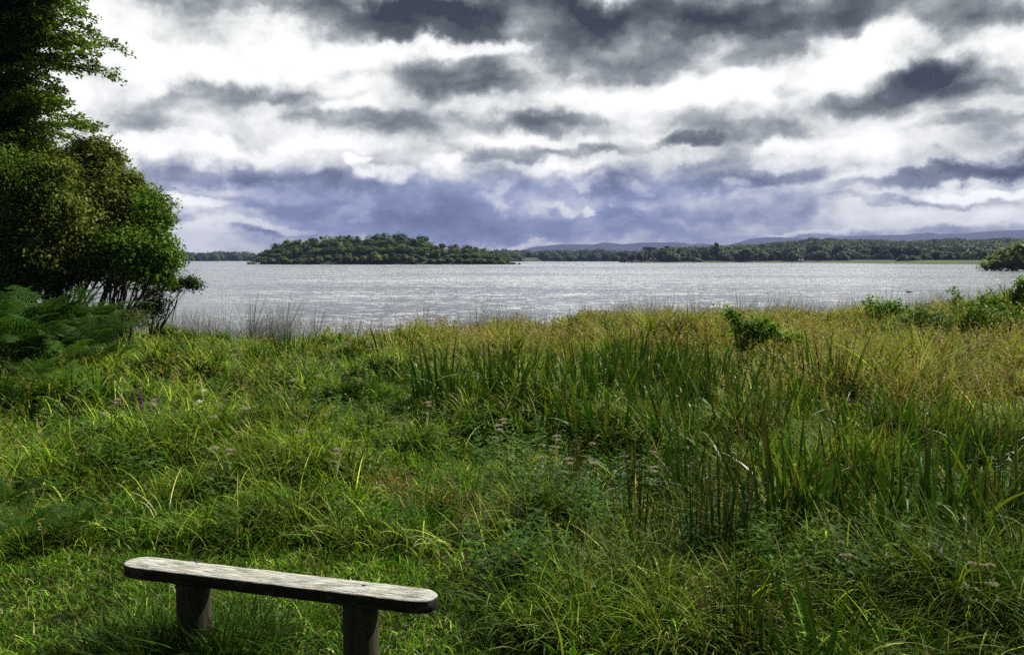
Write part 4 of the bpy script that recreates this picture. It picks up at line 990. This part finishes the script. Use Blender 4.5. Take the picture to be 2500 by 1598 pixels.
mb = MB(); r = rs(56); n = 15000; U = r.uniform(-.5, .62, n); yy = np.interp(U, UT, YT) + r.uniform(-.3, 1.5, n); xx = U * yy
keep = r.uniform(size=n) < .35 + .65 * sstep(-.3, .5, snoise(xx, yy * 0, 77, .8, 3)); xx, yy = xx[keep], yy[keep]; n = len(xx)
L = r.uniform(.40, .72, n) + .50 * sstep(0, 1, yy - np.interp(xx / yy, UT, YT)); c = REEDC[r.integers(4, size=n)] * r.uniform(.7, 1.15, (n, 1)); a = r.uniform(0, 6.28, n)
blades(mb, np.stack([xx, yy, G(xx, yy)], 1), L, .0045, a, np.abs(r.normal(size=n)) * .14, r.uniform(.1, 1.0, n), 5, c, tipw=.2)
tag(mb.build('reed_fringe', M_REED), 'low pale fringe of reeds where the meadow meets the lake', 'reeds', kind='stuff')

# ------------------------------------------------------------------ ferns
M_FERN = foliage_mat('fern_frond', .35, .5, .05)
def make_fern(seed, nf, col, L=.95, detail=True):
    r = rs(seed); root = empty('bracken_fern'); 
    for f in range(nf):
        m = MB(); az = f / nf * 6.28 + r.uniform(-.4, .4); th0 = r.uniform(.04, .3); k = r.uniform(1.2, 1.8)
        pts = blades(m, np.zeros((1, 3)), [L * r.uniform(.75, 1.1)], [.004], [az], [th0], [k], 14, np.array([[.09, .10, .03]]))[0]
        cc = np.array(col) * r.uniform(.75, 1.25)
        if r.uniform() < 0: cc = np.array([.09, .06, .02])
        for i in range(8, 22):
            f_ = i / 22; j = int(f_ * 14); fr = f_ * 14 - j; P = pts[j] * (1 - fr) + pts[min(14, j + 1)] * fr
            T = unit(pts[min(14, j + 1)] - pts[j]); side = unit(np.cross(T, [0, 0, 1.])); up = np.cross(side, T)
            ln = L * .26 * min(1, (1 - f_) * 1.5 + .02) * r.uniform(.8, 1.1)
            for s in (-1, 1):
                dd = unit(side * s + T * .35 - up * r.uniform(0, .3)); nseg = 7; q = np.linspace(.06, 1, nseg)
                Q = P + dd * ln * q[:, None] + np.array([0, 0, -.15]) * (ln * q ** 2)[:, None]
                for s2 in (-1, 1):
                    D = unit(dd * .5 + T * s2 * .9); leaves(m, Q, np.tile(D, (nseg, 1)) + rand_dir(r, nseg) * .12, np.tile(up, (nseg, 1)) + rand_dir(r, nseg) * .25, L * .036 * (1.2 - .8 * q), L * .016, cc * r.uniform(.8, 1.25, (nseg, 1)), .0)
        m.build('frond', M_FERN, root)
    return root
ferns = [make_fern(600 + k, 9, (.028, .072, .008)) for k in range(3)] + [make_fern(610 + k, 9, (.065, .150, .020)) for k in range(2)]
FU = set(); r = rs(61)
def put_fern(k, x, y, s, lab, grp):
    pr = ferns[k]; o = pr if k not in FU else copy_tree(pr); FU.add(k)
    o.location = (x, y, float(G(x, y)) + .0); o.scale = (s, s, s); o.rotation_euler = (r.uniform(-.1, .1), r.uniform(-.1, .1), r.uniform(0, 6.28)); tag(o, lab, 'fern', grp)
lst = []
for i in range(30):
    u = r.uniform(-60, 215); y = r.uniform(10.5, 13.5); lst.append((u, y))
lst.sort()
for i, (u, y) in enumerate(lst):
    x = (u - 1250) / FPX * y; top = at_y(u, 700 + max(0, u - 120) * .35, y)[2] - r.uniform(0, .40); s = float(np.clip((top - float(G(x, y))) / .60, .7, 2.3))
    put_fern(int(r.integers(3)), x, y, s, 'tall dark bracken fern in the mound under the trees, %s from left' % ordinal(i), 'bracken mound under the trees')
lst = sorted((r.uniform(-60, 300), r.uniform(810, 960)) for i in range(24))
for i, (u, v) in enumerate(lst):
    p = at_z(u, v + 60, 0); put_fern(3 + int(r.integers(2)) if r.uniform() < .75 else 1, p[0], p[1], r.uniform(.55, .85), 'pale green bracken fern below the dark mound, %s from left' % ordinal(i), 'pale bracken at the left')
for i, (u, v, s, lab) in enumerate([(60, 1340, .50, 'green fern at the left edge beside the mown grass, its fronds reaching right'), (190, 1330, .42, 'small fern in the dark tussocks left of the bench'), (10, 1270, .55, 'fern at the left edge, above the other one beside the mown grass')]):
    p = at_z(u, v, 0); put_fern(1 if i else 2, p[0], p[1], s, lab, 'ferns beside the mown grass')

# ------------------------------------------------------------------ flowers
M_STEM = foliage_mat('flower_stem', .2, .6, .2); M_PETAL = foliage_mat('flower_petal', .25, .7, .2)
def make_flower(name, seed, pc, nh=3, h=.40, spread=.017):
    r = rs(seed); root = empty(name); m = MB()
    blades(m, np.zeros((1, 3)), [h], [.0022], [0], [.05], [.1], 5, np.array([[.06, .09, .03]]))
    tips = []
    for k in range(nh):
        a = k * 2.4; tip = np.array([.03 * math.cos(a) * (k > 0) + h * .09, .03 * math.sin(a) * (k > 0), h + .03 - .012 * k]); tips.append(tip); tube(m, [(h * .07, 0, h * .88), tip - [0, 0, .008]], [.0015, .001], (.06, .09, .03), 4)
    m.build('stem', M_STEM, root)
    m = MB(); n = 12; f = r.uniform(.15, .85, n); a = r.uniform(0, 6.28, n); P = np.stack([h * .09 * f, 0 * f, h * f], 1)
    leaves(m, P, np.stack([np.cos(a), np.sin(a), r.uniform(0, .6, n)], 1), np.array([[0, 0, 1.]]) + rand_dir(r, n) * .2, .07, .022, np.array([.055, .11, .02]) * r.uniform(.8, 1.2, (n, 1))); m.build('leaves', M_STEM, root)
    for tip in tips:
        m = MB(); n = 46; d = rand_dir(r, n); d[:, 2] = np.abs(d[:, 2]) * .55; P = tip + d * spread * r.uniform(.5, 1, n)[:, None]
        leaves(m, P, d + rand_dir(r, n) * .5, rand_dir(r, n), .009, .007, np.asarray(pc) * r.uniform(.65, 1.2, (n, 1))); m.build('flower_head', M_PETAL, root)
    return root
pink = [make_flower('pink_flower', 700 + k, (.42, .33, .31), [2, 3, 1][k]) for k in range(3)]; white = make_flower('white_flower', 710, (.8, .8, .62), 2, .4, .024)
FL = [(302, 986), (217, 983), (288, 1019), (377, 1021), (377, 1004), (253, 1028), (371, 1086), (526, 1105), (597, 982), (477, 979), (577, 882), (709, 965), (714, 993), (778, 996), (810, 1026), (601, 1039), (524, 1036), (744, 1060), (792, 1055), (825, 1107), (739, 1080), (563, 1114),
      (1229, 1021), (1218, 1053), (1360, 1064), (1444, 1074), (1321, 1100), (1356, 1090), (1434, 1117), (1389, 1129), (1456, 1129), (1524, 1107), (1592, 1097), (1674, 1086), (1321, 1131), (997, 981), (1046, 1009), (1596, 1136),
      (1854, 1201), (1825, 1204), (2051, 1321), (2069, 1352), (2371, 1370), (2417, 1374), (2127, 1253), (2427, 1419), (1885, 1183), (2208, 1246)]
FL.sort(); FU2 = set(); cn = {}; r = rs(71)
for i, (u, v) in enumerate(FL):
    zn = 'above the grass behind the bench' if u < 900 else 'in the open green patch' if u < 1240 and v < 1060 else 'in the flowery middle of the meadow' if u < 1700 else 'among the tall iris leaves on the near right'
    cn[zn] = cn.get(zn, 0) + 1
    k = int(r.integers(3)); o = pink[k] if k not in FU2 else copy_tree(pink[k]); FU2.add(k)
    s = r.uniform(.85, 1.05) * (.8 if v > 1180 else 1); p = at_z(u, v, .43 * s); o.location = (p[0] - .036 * s, p[1], float(G(p[0], p[1]))); o.scale = (s * 1.15, s * 1.15, s); 
    tag(o, 'pinkish flower head %s, %s from left' % (zn, ordinal(cn[zn] - 1)), 'flower', 'pink flat-topped flowers in the meadow')
for i, (u, v, lab) in enumerate([(501, 994, 'creamy white flower behind the bench, higher of two'), (490, 1014, 'creamy white flower behind the bench, lower of two')]):
    o = white if i == 0 else copy_tree(white); p = at_z(u, v, .43); o.location = (p[0] - .036, p[1], float(G(p[0], p[1]))); tag(o, lab, 'flower', 'creamy white flowers behind the bench')
def loosestrife():
    p = at_z(354, 1008, .42); root = empty('purple_flower', (p[0], p[1], float(G(p[0], p[1])))); tag(root, 'single upright purple flower spike in the grass at the left', 'flower'); r = rs(72)
    m = MB(); blades(m, np.zeros((1, 3)), [.5], [.003], [3.1], [.03], [.06], 5, np.array([[.05, .08, .03]])); m.build('stem', M_STEM, root)
    m = MB(); n = 160; f = r.uniform(0, 1, n); a = r.uniform(0, 6.28, n); P = np.stack([-.03 + 0 * f, 0 * f, .34 + .18 * f], 1); D = np.stack([np.cos(a), np.sin(a), .4 + 0 * a], 1)
    leaves(m, P, D, rand_dir(r, n), .022 * (1.2 - f), .012, np.array([.24, .07, .30]) * r.uniform(.6, 1.2, (n, 1))); m.build('flower_spike', M_PETAL, root)
loosestrife()

# ------------------------------------------------------------------ shrubs and the trees at the left
def foliage_blobs(mb, r, blobs, leaf, n_per, pal, up=.3, layered=0.0, asp=.55, sub=.16, shell=.55):
    """leaves gathered into many small clumps filling each (centre, radii) blob"""
    for (c, rad) in blobs:
        c = np.asarray(c, float); rad = np.asarray(rad, float)
        n = int(n_per * (rad[0] * rad[2] + rad[0] * rad[1] + rad[1] * rad[2]) / 3)
        nc = max(6, n // 15); d = rand_dir(r, nc); q = np.where(r.uniform(size=nc) < .75, r.uniform(.72, 1.10, nc), r.uniform(.2, .8, nc))
        q = q * (1 + .42 * snoise(d[:, 0] * 2 + c[0], d[:, 2] * 2.2 + d[:, 1], int(abs(c[0]) * 7) + 1, 1.5, 2))
        cc = c + d * rad * q[:, None]
        i = r.integers(nc, size=n); off = r.normal(size=(n, 3)) * (sub * .52)
        if layered: off[:, 2] *= layered
        P = cc[i] + off
        out = unit((P - c) / rad ** 1.5 + 1e-6); N = unit(out * .5 + rand_dir(r, n) * .6 + np.array([0, 0, up])); D = unit(np.cross(N, rand_dir(r, n)) + np.array([0, 0, -.15]))
        col = pal[r.integers(len(pal), size=n)] * r.uniform(.7, 1.3, (n, 1)) * (.85 + .3 * r.uniform(size=nc))[i][:, None]
        s = leaf * r.uniform(.65, 1.3, n); leaves(mb, P, D, N, s, s * asp, col, .1)
def pxb(px, py, rx, ry, Y, dz=1.0):
    c = at_y(px, py, Y); k = Y / FPX; return (c, (rx * k, max(rx, ry) * k * dz, ry * k))
def limb(mb, r, p0, p1, r0, r1, n=7, amp=.25, sag=.0, kids=0, klen=.4):
    P = wob(p0, p1, n, amp, r, sag); tube(mb, P, np.linspace(r0, r1, n), sides=6)
    for k in range(kids):
        i = r.integers(n // 3, n - 1); d = rand_dir(r, 1)[0]; d[2] = abs(d[2]) * .4; q = P[i] + (d + unit(P[-1] - P[0])) * klen * r.uniform(.5, 1)
        tube(mb, wob(P[i], q, 5, .25, r), np.linspace(r1 * 1.2, r1 * .3, 5), sides=4)
    return P

def left_trees():
    # the big beech: trunk beyond the left edge, layered sprays reaching in
    r = rs(81); Y = 17.0; base = np.array([at_y(-170, 700, Y)[0], Y, 0.0]); base[2] = float(G(base[0], base[1])) - .2
    root = empty('beech_tree', tuple(base)); tag(root, 'tall dark beech tree with layered spreading branches at the upper left', 'tree')
    off = -base; tr = MB(); cr = MB()
    top = at_y(-130, -400, Y)
    limb(tr, r, base + off, top + off, .34, .10, 10, .06)
    pal = np.array([[.075, .125, .012], [.105, .165, .016], [.15, .22, .020], [.055, .090, .010]])
    # sprays: (start v, tip px, tip py, thickness px, depth)
    SP = [(-90, 215, 30, 34, 17), (-60, 205, 70, 34, 16.4), (-20, 262, 105, 26, 17.2), (20, 240, 120, 24, 16.6), (60, 190, 110, 30, 17.6), (100, 205, 150, 24, 16.8), (120, 278, 185, 12, 17), (150, 140, 190, 26, 16.4),
          (210, 130, 225, 26, 17.4), (200, 150, 262, 20, 16.7), (260, 212, 305, 14, 17), (240, 170, 290, 18, 17.3), (280, 150, 330, 22, 16.6), (330, 110, 340, 30, 17.2), (300, 60, 300, 30, 17), (0, 120, 20, 50, 17), (-30, 110, 80, 46, 16.6),
          (60, 60, 120, 50, 17.3), (140, 60, 190, 40, 17), (200, 50, 250, 36, 16.6), (-120, 160, -40, 40, 17), (-160, 150, -100, 50, 17), (-240, 120, -200, 60, 17), (60, -20, 60, 60, 16.2), (200, -30, 200, 60, 16.2), (330, 0, 360, 40, 16.4), (340, 120, 375, 24, 16.9), (350, 60, 385, 30, 17.1)]
    bv = [-60, 0, 60, 100, 150, 190, 230, 260, 300, 330, 370, 420]; bu = [190, 215, 240, 258, 225, 150, 165, 178, 210, 130, 120, 90]
    for k in range(62):
        ty = r.uniform(-40, 400); tx = np.interp(ty, bv, bu) * r.uniform(.05, 1.0) - 10; SP.append((ty + r.uniform(-70, 110), tx, ty, 30, r.uniform(15.8, 18.2)))
    for sv, tx, ty, th, D in SP:
        p0 = at_y(-150, sv + 40, Y); p1 = at_y(tx, ty, D)
        P = limb(tr, r, p0 + off, p1 + off, .050, .006, 10, .10, .035, 0, .5); tube(cr, P[4:], .004, pal[0] * .4, 3)
        nt = 30; ax = unit(P[-1] - P[-3]) * [1, 1, .4]
        for ff in np.linspace(.30, 1.0, nt):
            i = min(8, int(ff * 9)); q = P[i] * (1 - (ff * 9 - i)) + P[i + 1] * (ff * 9 - i)
            a = r.uniform(.3, 1.2) * (-1) ** r.integers(2); ca, sa = math.cos(a), math.sin(a)
            d = np.array([ax[0] * ca - ax[1] * sa, ax[0] * sa + ax[1] * ca, r.uniform(-.42, .30)]); ln = r.uniform(.20, .62) * (1.15 - .75 * ff) + .10
            m = int(85 * ln) + 10; t = r.uniform(.05, 1, m); PP = q + d * (ln * t)[:, None] + r.normal(size=(m, 3)) * np.array([.06, .06, .045]) * (1.1 - .5 * t[:, None]); PP[:, 2] -= .10 * ln * t ** 2
            s = .078 * r.uniform(.6, 1.25, m); N = unit(np.array([0, 0, .9]) + rand_dir(r, m) * .75); dd = unit(np.cross(N, rand_dir(r, m)) + d * .7)
            c = pal[r.integers(4, size=m)] * r.uniform(.7, 1.35, (m, 1)); leaves(cr, PP, dd, N, s, s * .6, c, .06)
    tr.build('trunk', M_BARK, root); cr.build('crown', M_LEAF, root)
    def tree(name, label, Y, bpx, blobs, pal, leafsz, nper, stems, seed, sub=.16, asp=.5, up=.3, extra=None, cat='tree'):
        r = rs(seed); x = at_y(bpx, 700, Y)[0]; gz = float(G(x, Y)); base = np.array([x, Y, gz - .15]); root = empty(name, tuple(base)); tag(root, label, cat)
        tr = MB(); cr = MB()
        for (b0, b1, v1, rad) in stems:
            p0 = at_y(b0, 700, Y); p0[2] = gz - .15; p1 = at_y(b1, v1, Y + r.uniform(-.3, .3)); limb(tr, r, p0 - base, p1 - base, rad, rad * .3, 8, .16, 0, 5, .5)
        bl = [(np.asarray(c) - base, rd) for c, rd in blobs]
        nb = len(bl)
        for c, rd in list(bl):
            for _ in range(5):
                d = rand_dir(r, 1)[0]; d[1] *= .5; d[2] = abs(d[2]) * .9 - .1; q = r.uniform(.05, .13); bl.append((c + d * np.asarray(rd) * r.uniform(1.0, 1.35), (q * 1.6, q * 1.6, q)))
        for c, rd in bl[:nb]: limb(tr, r, (bl[0][0] * .4 + c * .2) * [1, 1, .6], c, .02, .006, 5, .2, 0, 4, rd[0] * .8)
        foliage_blobs(cr, r, bl, leafsz, nper, np.asarray(pal), up, asp=asp, sub=sub)
        if extra: extra(tr, cr, r, base)
        tr.build('trunk', M_BARK, root); cr.build('crown', M_LEAF, root)
    # olive holly-like tree
    Yo = 16.3
    OB = [pxb(60, 680, 90, 45, Yo), pxb(128, 430, 40, 40, 15.2), pxb(140, 520, 40, 50, 15.2), pxb(120, 620, 50, 40, 15.0), pxb(180, 600, 60, 60, 15.4), pxb(150, 470, 110, 80, Yo + .8), (pxb(215, 410, 60, 55, Yo + 1)), pxb(250, 480, 80, 75, Yo + .6), pxb(300, 520, 70, 75, Yo + .4), pxb(330, 600, 55, 60, Yo + .3), pxb(200, 570, 110, 90, Yo), pxb(110, 600, 100, 90, Yo - .2), pxb(150, 650, 90, 40, Yo), pxb(50, 520, 80, 90, Yo + .5), pxb(350, 540, 36, 50, Yo + .5), pxb(130, 380, 60, 30, Yo + 1.2), pxb(40, 640, 70, 60, Yo), pxb(290, 650, 60, 45, Yo + .5),
          pxb(262, 395, 22, 16, Yo + 1), pxb(225, 362, 24, 14, Yo + 1), pxb(372, 500, 18, 9, Yo + .4), pxb(385, 535, 16, 12, Yo + .4), pxb(320, 445, 22, 16, Yo + .6), pxb(348, 470, 16, 12, Yo + .6)]
    tree('holly_tree', 'wide olive green evergreen tree with dense small leaves at the left', Yo, 180, OB, [[.085, .120, .016], [.12, .16, .022], [.060, .090, .012], [.20, .23, .05], [.14, .15, .03]], .085, 9500, [(150, 160, 480, .10), (215, 260, 480, .08), (110, 90, 520, .08)], 82, sub=.17)
    # ivy-clad bright column at the far left
    Yi = 15.1
    IB = [pxb(0, 690, 60, 50, Yi), pxb(50, 680, 50, 40, Yi), pxb(30, 425, 50, 38, Yi), pxb(70, 445, 30, 24, Yi - .3), pxb(100, 600, 30, 50, Yi + .2), pxb(-20, 400, 50, 40, Yi), pxb(112, 470, 14, 22, Yi), pxb(118, 545, 16, 20, Yi), pxb(75, 480, 45, 60, Yi), pxb(95, 560, 30, 60, Yi), pxb(20, 520, 60, 80, Yi), pxb(60, 600, 55, 60, Yi), pxb(0, 620, 60, 70, Yi), pxb(-60, 520, 70, 110, Yi), pxb(110, 500, 20, 40, Yi)]
    tree('ivy_clad_tree', 'bright green leafy column of a tree at the left edge below the beech', Yi, 20, IB, [[.065, .140, .014], [.095, .19, .022], [.045, .10, .010], [.12, .17, .025], [.09, .11, .02]],   .068, 7000, [(20, 30, 430, .12), (60, 80, 520, .06)], 83, sub=.24)
    # bright small tree with visible stems
    Yb = 15.9
    BB = [pxb(300, 590, 60, 38, Yb - .6), pxb(350, 620, 52, 40, Yb - .5), pxb(385, 590, 26, 36, Yb - .3), pxb(330, 652, 70, 28, Yb - .4), pxb(262, 632, 50, 34, Yb - .4), pxb(385, 655, 34, 32, Yb - .2), pxb(372, 515, 30, 50, Yb), pxb(398, 545, 12, 14, Yb), pxb(415, 618, 26, 9, Yb), pxb(405, 640, 18, 12, Yb), pxb(400, 680, 16, 16, Yb)]
    def tw(tr, cr, r, base):
        for a, b in (((345, 700), (468, 695)), ((370, 720), (436, 668)), ((370, 715), (440, 700))):
            limb(tr, r, at_y(*a, Yb) - base, at_y(*b, Yb) - base, .018, .004, 7, .15, .03, 5, .25)
    tree('alder_tree', 'bright green small tree with several dark bare stems beside the lake', Yb, 270, BB, [[.065, .140, .012], [.095, .185, .018], [.045, .10, .010], [.14, .21, .025]], .078, 7000, [(222, 200, 690, .05), (235, 215, 690, .04), (255, 300, 650, .055), (262, 265, 660, .05), (245, 330, 640, .04), (300, 318, 650, .045), (306, 330, 680, .035), (290, 300, 670, .03)], 84, sub=.15, extra=tw)
    SB_ = [pxb(368, 735, 26, 26, 17.4), pxb(355, 760, 26, 22, 17.4), pxb(385, 760, 20, 20, 17.3), pxb(372, 700, 18, 24, 17.4), pxb(445, 692, 24, 7, 17.4), pxb(465, 694, 12, 5, 17.4), pxb(420, 700, 12, 6, 17.4)]
    tree('shore_shrub', 'small dark shrub at the shore with one leafy branch reaching over the water', 17.4, 365, SB_, [[.04, .075, .016], [.055, .10, .02], [.03, .055, .014]], .060, 6500, [(362, 372, 690, .02), (368, 385, 700, .015), (365, 445, 692, .014)], 85, sub=.10, cat='shrub')
    SB2 = [pxb(230, 775, 70, 20, 14), pxb(300, 780, 60, 16, 15), pxb(170, 770, 50, 22, 13.6)]
    tree('bramble_thicket', 'low tangled bramble thicket at the foot of the left trees', 14.2, 230, SB2, [[.05, .08, .018], [.07, .10, .025], [.04, .06, .016], [.09, .085, .03]], .055, 4800, [(230, 235, 770, .012), (280, 290, 770, .012)], 86, sub=.12, cat='bramble')
left_trees()

def shrub(name, label, cat, Y, bpx, stems, blobs, pal, leafsz, nper, seed, twigs=(), sub=.07, grp=None):
    r = rs(seed); x = at_y(bpx, 800, Y)[0]; base = np.array([x, Y, float(G(x, Y)) - .03]); root = empty(name, tuple(base)); tag(root, label, cat, grp)
    tr = MB(); cr = MB()
    for (u, v, rad) in stems: limb(tr, r, np.zeros(3) + r.normal(size=3) * [.03, .03, 0], at_y(u, v, Y) - base, rad, rad * .35, 7, .12, 0, 5, .15)
    for (a, b) in twigs: limb(tr, r, at_y(*a, Y) - base, at_y(*b, Y) - base, .008, .002, 6, .12, 0, 6, .18)
    foliage_blobs(cr, r, [(np.asarray(c) - base, rd) for c, rd in blobs], leafsz, nper, np.asarray(pal), .35, asp=.6, sub=sub)
    tr.build('stems', M_BARK, root); cr.build('foliage', M_LEAF, root)
OG = [[.13, .18, .018], [.18, .23, .022], [.085, .13, .014], [.22, .28, .03]]
def far_bush(label, blobs, seed, bpx, Y):
    r = rs(seed); x = at_y(bpx, 660, Y)[0]; base = np.array([x, Y, WZ - .3]); root = empty('waterside_bush', tuple(base)); tag(root, label, 'bush', 'big bushes at the water on the right')
    tr = MB(); cr = MB()
    for c, rd in blobs:
        b0 = np.array([r.uniform(-1, 1), r.uniform(-1, 1), 0]); limb(tr, r, b0, (c - base) * .8 + b0 * .2, .16, .05, 7, .12, 0, 3, 1.0)
        lump(cr, c - base, np.asarray(rd) * .72, int(r.integers(99)), np.array(OG[2]) * .8, 12, 8, .25)
    foliage_blobs(cr, r, [(np.asarray(c) - base, rd) for c, rd in blobs], .42, 75, np.asarray(OG), .4, asp=.7, sub=.75)
    tr.build('stems', M_BARK, root); cr.build('foliage', M_LEAF, root)
far_bush('lower olive green bush leaning out over the water by the right edge', [pxb(2432, 645, 26, 16, 164), pxb(2412, 650, 20, 9, 164), pxb(2450, 634, 24, 18, 166), pxb(2402, 645, 12, 6, 165), pxb(2425, 632, 18, 12, 168)], 206, 2436, 164)
far_bush('large rounded olive bush at the water, touching the right edge', [pxb(2470, 640, 30, 22, 163), pxb(2462, 618, 24, 18, 165), pxb(2490, 612, 26, 22, 164), pxb(2500, 645, 26, 20, 162), pxb(2448, 620, 16, 12, 167)], 207, 2475, 163)
far_bush('tallest brighter green bush, mostly beyond the right edge', [pxb(2520, 610, 30, 24, 168), pxb(2515, 594, 24, 14, 169), pxb(2545, 630, 40, 30, 166), pxb(2492, 598, 16, 10, 169)], 208, 2525, 168)
GP = [[.085, .175, .016], [.12, .23, .022], [.055, .12, .012], [.17, .27, .03]]
Ys = 12.6
shrub('leafy_sapling', 'leafy green sapling alone in the middle of the grass, leaning to the right', 'sapling', Ys, 1815, [(1790, 770, .018), (1800, 790, .014), (1850, 800, .014), (1940, 822, .012), (1880, 790, .012)],
      [pxb(1785, 762, 10, 14, Ys), pxb(1790, 785, 18, 18, Ys), pxb(1815, 800, 24, 22, Ys), pxb(1845, 790, 20, 16, Ys), pxb(1852, 818, 28, 22, Ys), pxb(1880, 800, 20, 16, Ys), pxb(1820, 835, 26, 22, Ys), pxb(1900, 820, 22, 12, Ys), pxb(1935, 822, 18, 7, Ys), pxb(1812, 765, 7, 8, Ys), pxb(1870, 780, 8, 8, Ys), pxb(1840, 850, 22, 18, Ys)],
      GP, .058, 15000, 91)
Yr = 15.5
shrub('low_bush', 'round green bush at the meadow edge, just right of the tallest reeds', 'bush', Yr, 2150, [(2130, 760, .012), (2180, 760, .012)], [pxb(2125, 745, 10, 16, Yr), pxb(2160, 752, 22, 22, Yr), pxb(2190, 750, 26, 18, Yr), pxb(2150, 785, 30, 20, Yr)], GP, .06, 11000, 92, grp='bushes at the right edge of the meadow')
shrub('low_bush', 'wide mid green bush in the brown grass at the right, the nearest of the bushes', 'bush', 13.4, 2260, [(2240, 800, .012), (2290, 790, .012)], [pxb(2210, 782, 34, 20, 13.4), pxb(2260, 770, 38, 24, 13.4), pxb(2290, 785, 36, 26, 13.4), pxb(2250, 825, 40, 20, 13.4), pxb(2170, 810, 26, 16, 13.6)], [[.05, .10, .018], [.065, .125, .022], [.085, .14, .03]], .055, 10000, 93, grp='bushes at the right edge of the meadow')
shrub('low_bush', 'bush with one upright leafy shoot rising against the water at the right', 'bush', 15, 2330, [(2332, 712, .010), (2350, 750, .012), (2300, 760, .01)], [pxb(2330, 716, 13, 8, 15), pxb(2336, 730, 9, 9, 15), pxb(2328, 740, 8, 6, 15), pxb(2332, 752, 16, 14, 15), pxb(2365, 750, 26, 16, 15), pxb(2320, 770, 26, 18, 15), pxb(2400, 765, 30, 20, 15)], GP, .06, 11000, 94, grp='bushes at the right edge of the meadow')
shrub('low_bush', 'tallest leafy bush at the right edge, with bare twigs sticking out of it', 'bush', 14.5, 2450, [(2430, 730, .012), (2490, 690, .014), (2400, 740, .01)], [pxb(2420, 735, 30, 18, 14.5), pxb(2440, 755, 34, 22, 14.5), pxb(2490, 700, 18, 20, 14.5), pxb(2475, 722, 14, 10, 14.5), pxb(2500, 735, 20, 26, 14.5), pxb(2395, 755, 20, 14, 14.5), pxb(2460, 780, 50, 22, 14.5), pxb(2530, 720, 40, 50, 14.5)], GP, .06, 12000, 95,
      twigs=(((2440, 740), (2410, 693)), ((2450, 735), (2456, 680)), ((2410, 735), (2388, 708)), ((2450, 720), (2436, 694)), ((2460, 740), (2474, 690))), grp='bushes at the right edge of the meadow')
shrub('low_bush', 'broad leafy bush filling the right end of the meadow edge below the twiggy one', 'bush', 13.6, 2420, [(2380, 770, .012), (2450, 780, .012)], [pxb(2370, 765, 34, 22, 13.6), pxb(2420, 775, 40, 26, 13.6), pxb(2480, 770, 40, 30, 13.6), pxb(2350, 790, 30, 18, 13.6), pxb(2455, 800, 50, 22, 13.4)], [[.06, .125, .014], [.085, .16, .018], [.12, .19, .03]], .058, 9000, 98, grp='bushes at the right edge of the meadow')
shrub('low_bush', 'small green shrub half sunk in the golden grass, left of the sapling', 'bush', 14, 1490, [(1490, 790, .01)], [pxb(1485, 795, 20, 18, 14), pxb(1510, 805, 18, 14, 14)], [[.06, .12, .02], [.08, .14, .025]], .045, 4500, 96)
shrub('low_bush', 'small dark round shrub in the grass behind the bench', 'bush', 6.0, 915, [(910, 1140, .006), (925, 1150, .006)], [pxb(905, 1145, 22, 20, 6.0), pxb(928, 1155, 18, 18, 6.0), pxb(910, 1165, 24, 16, 6.0)], [[.035, .085, .016], [.045, .105, .02]], .03, 9000, 97, sub=.035)
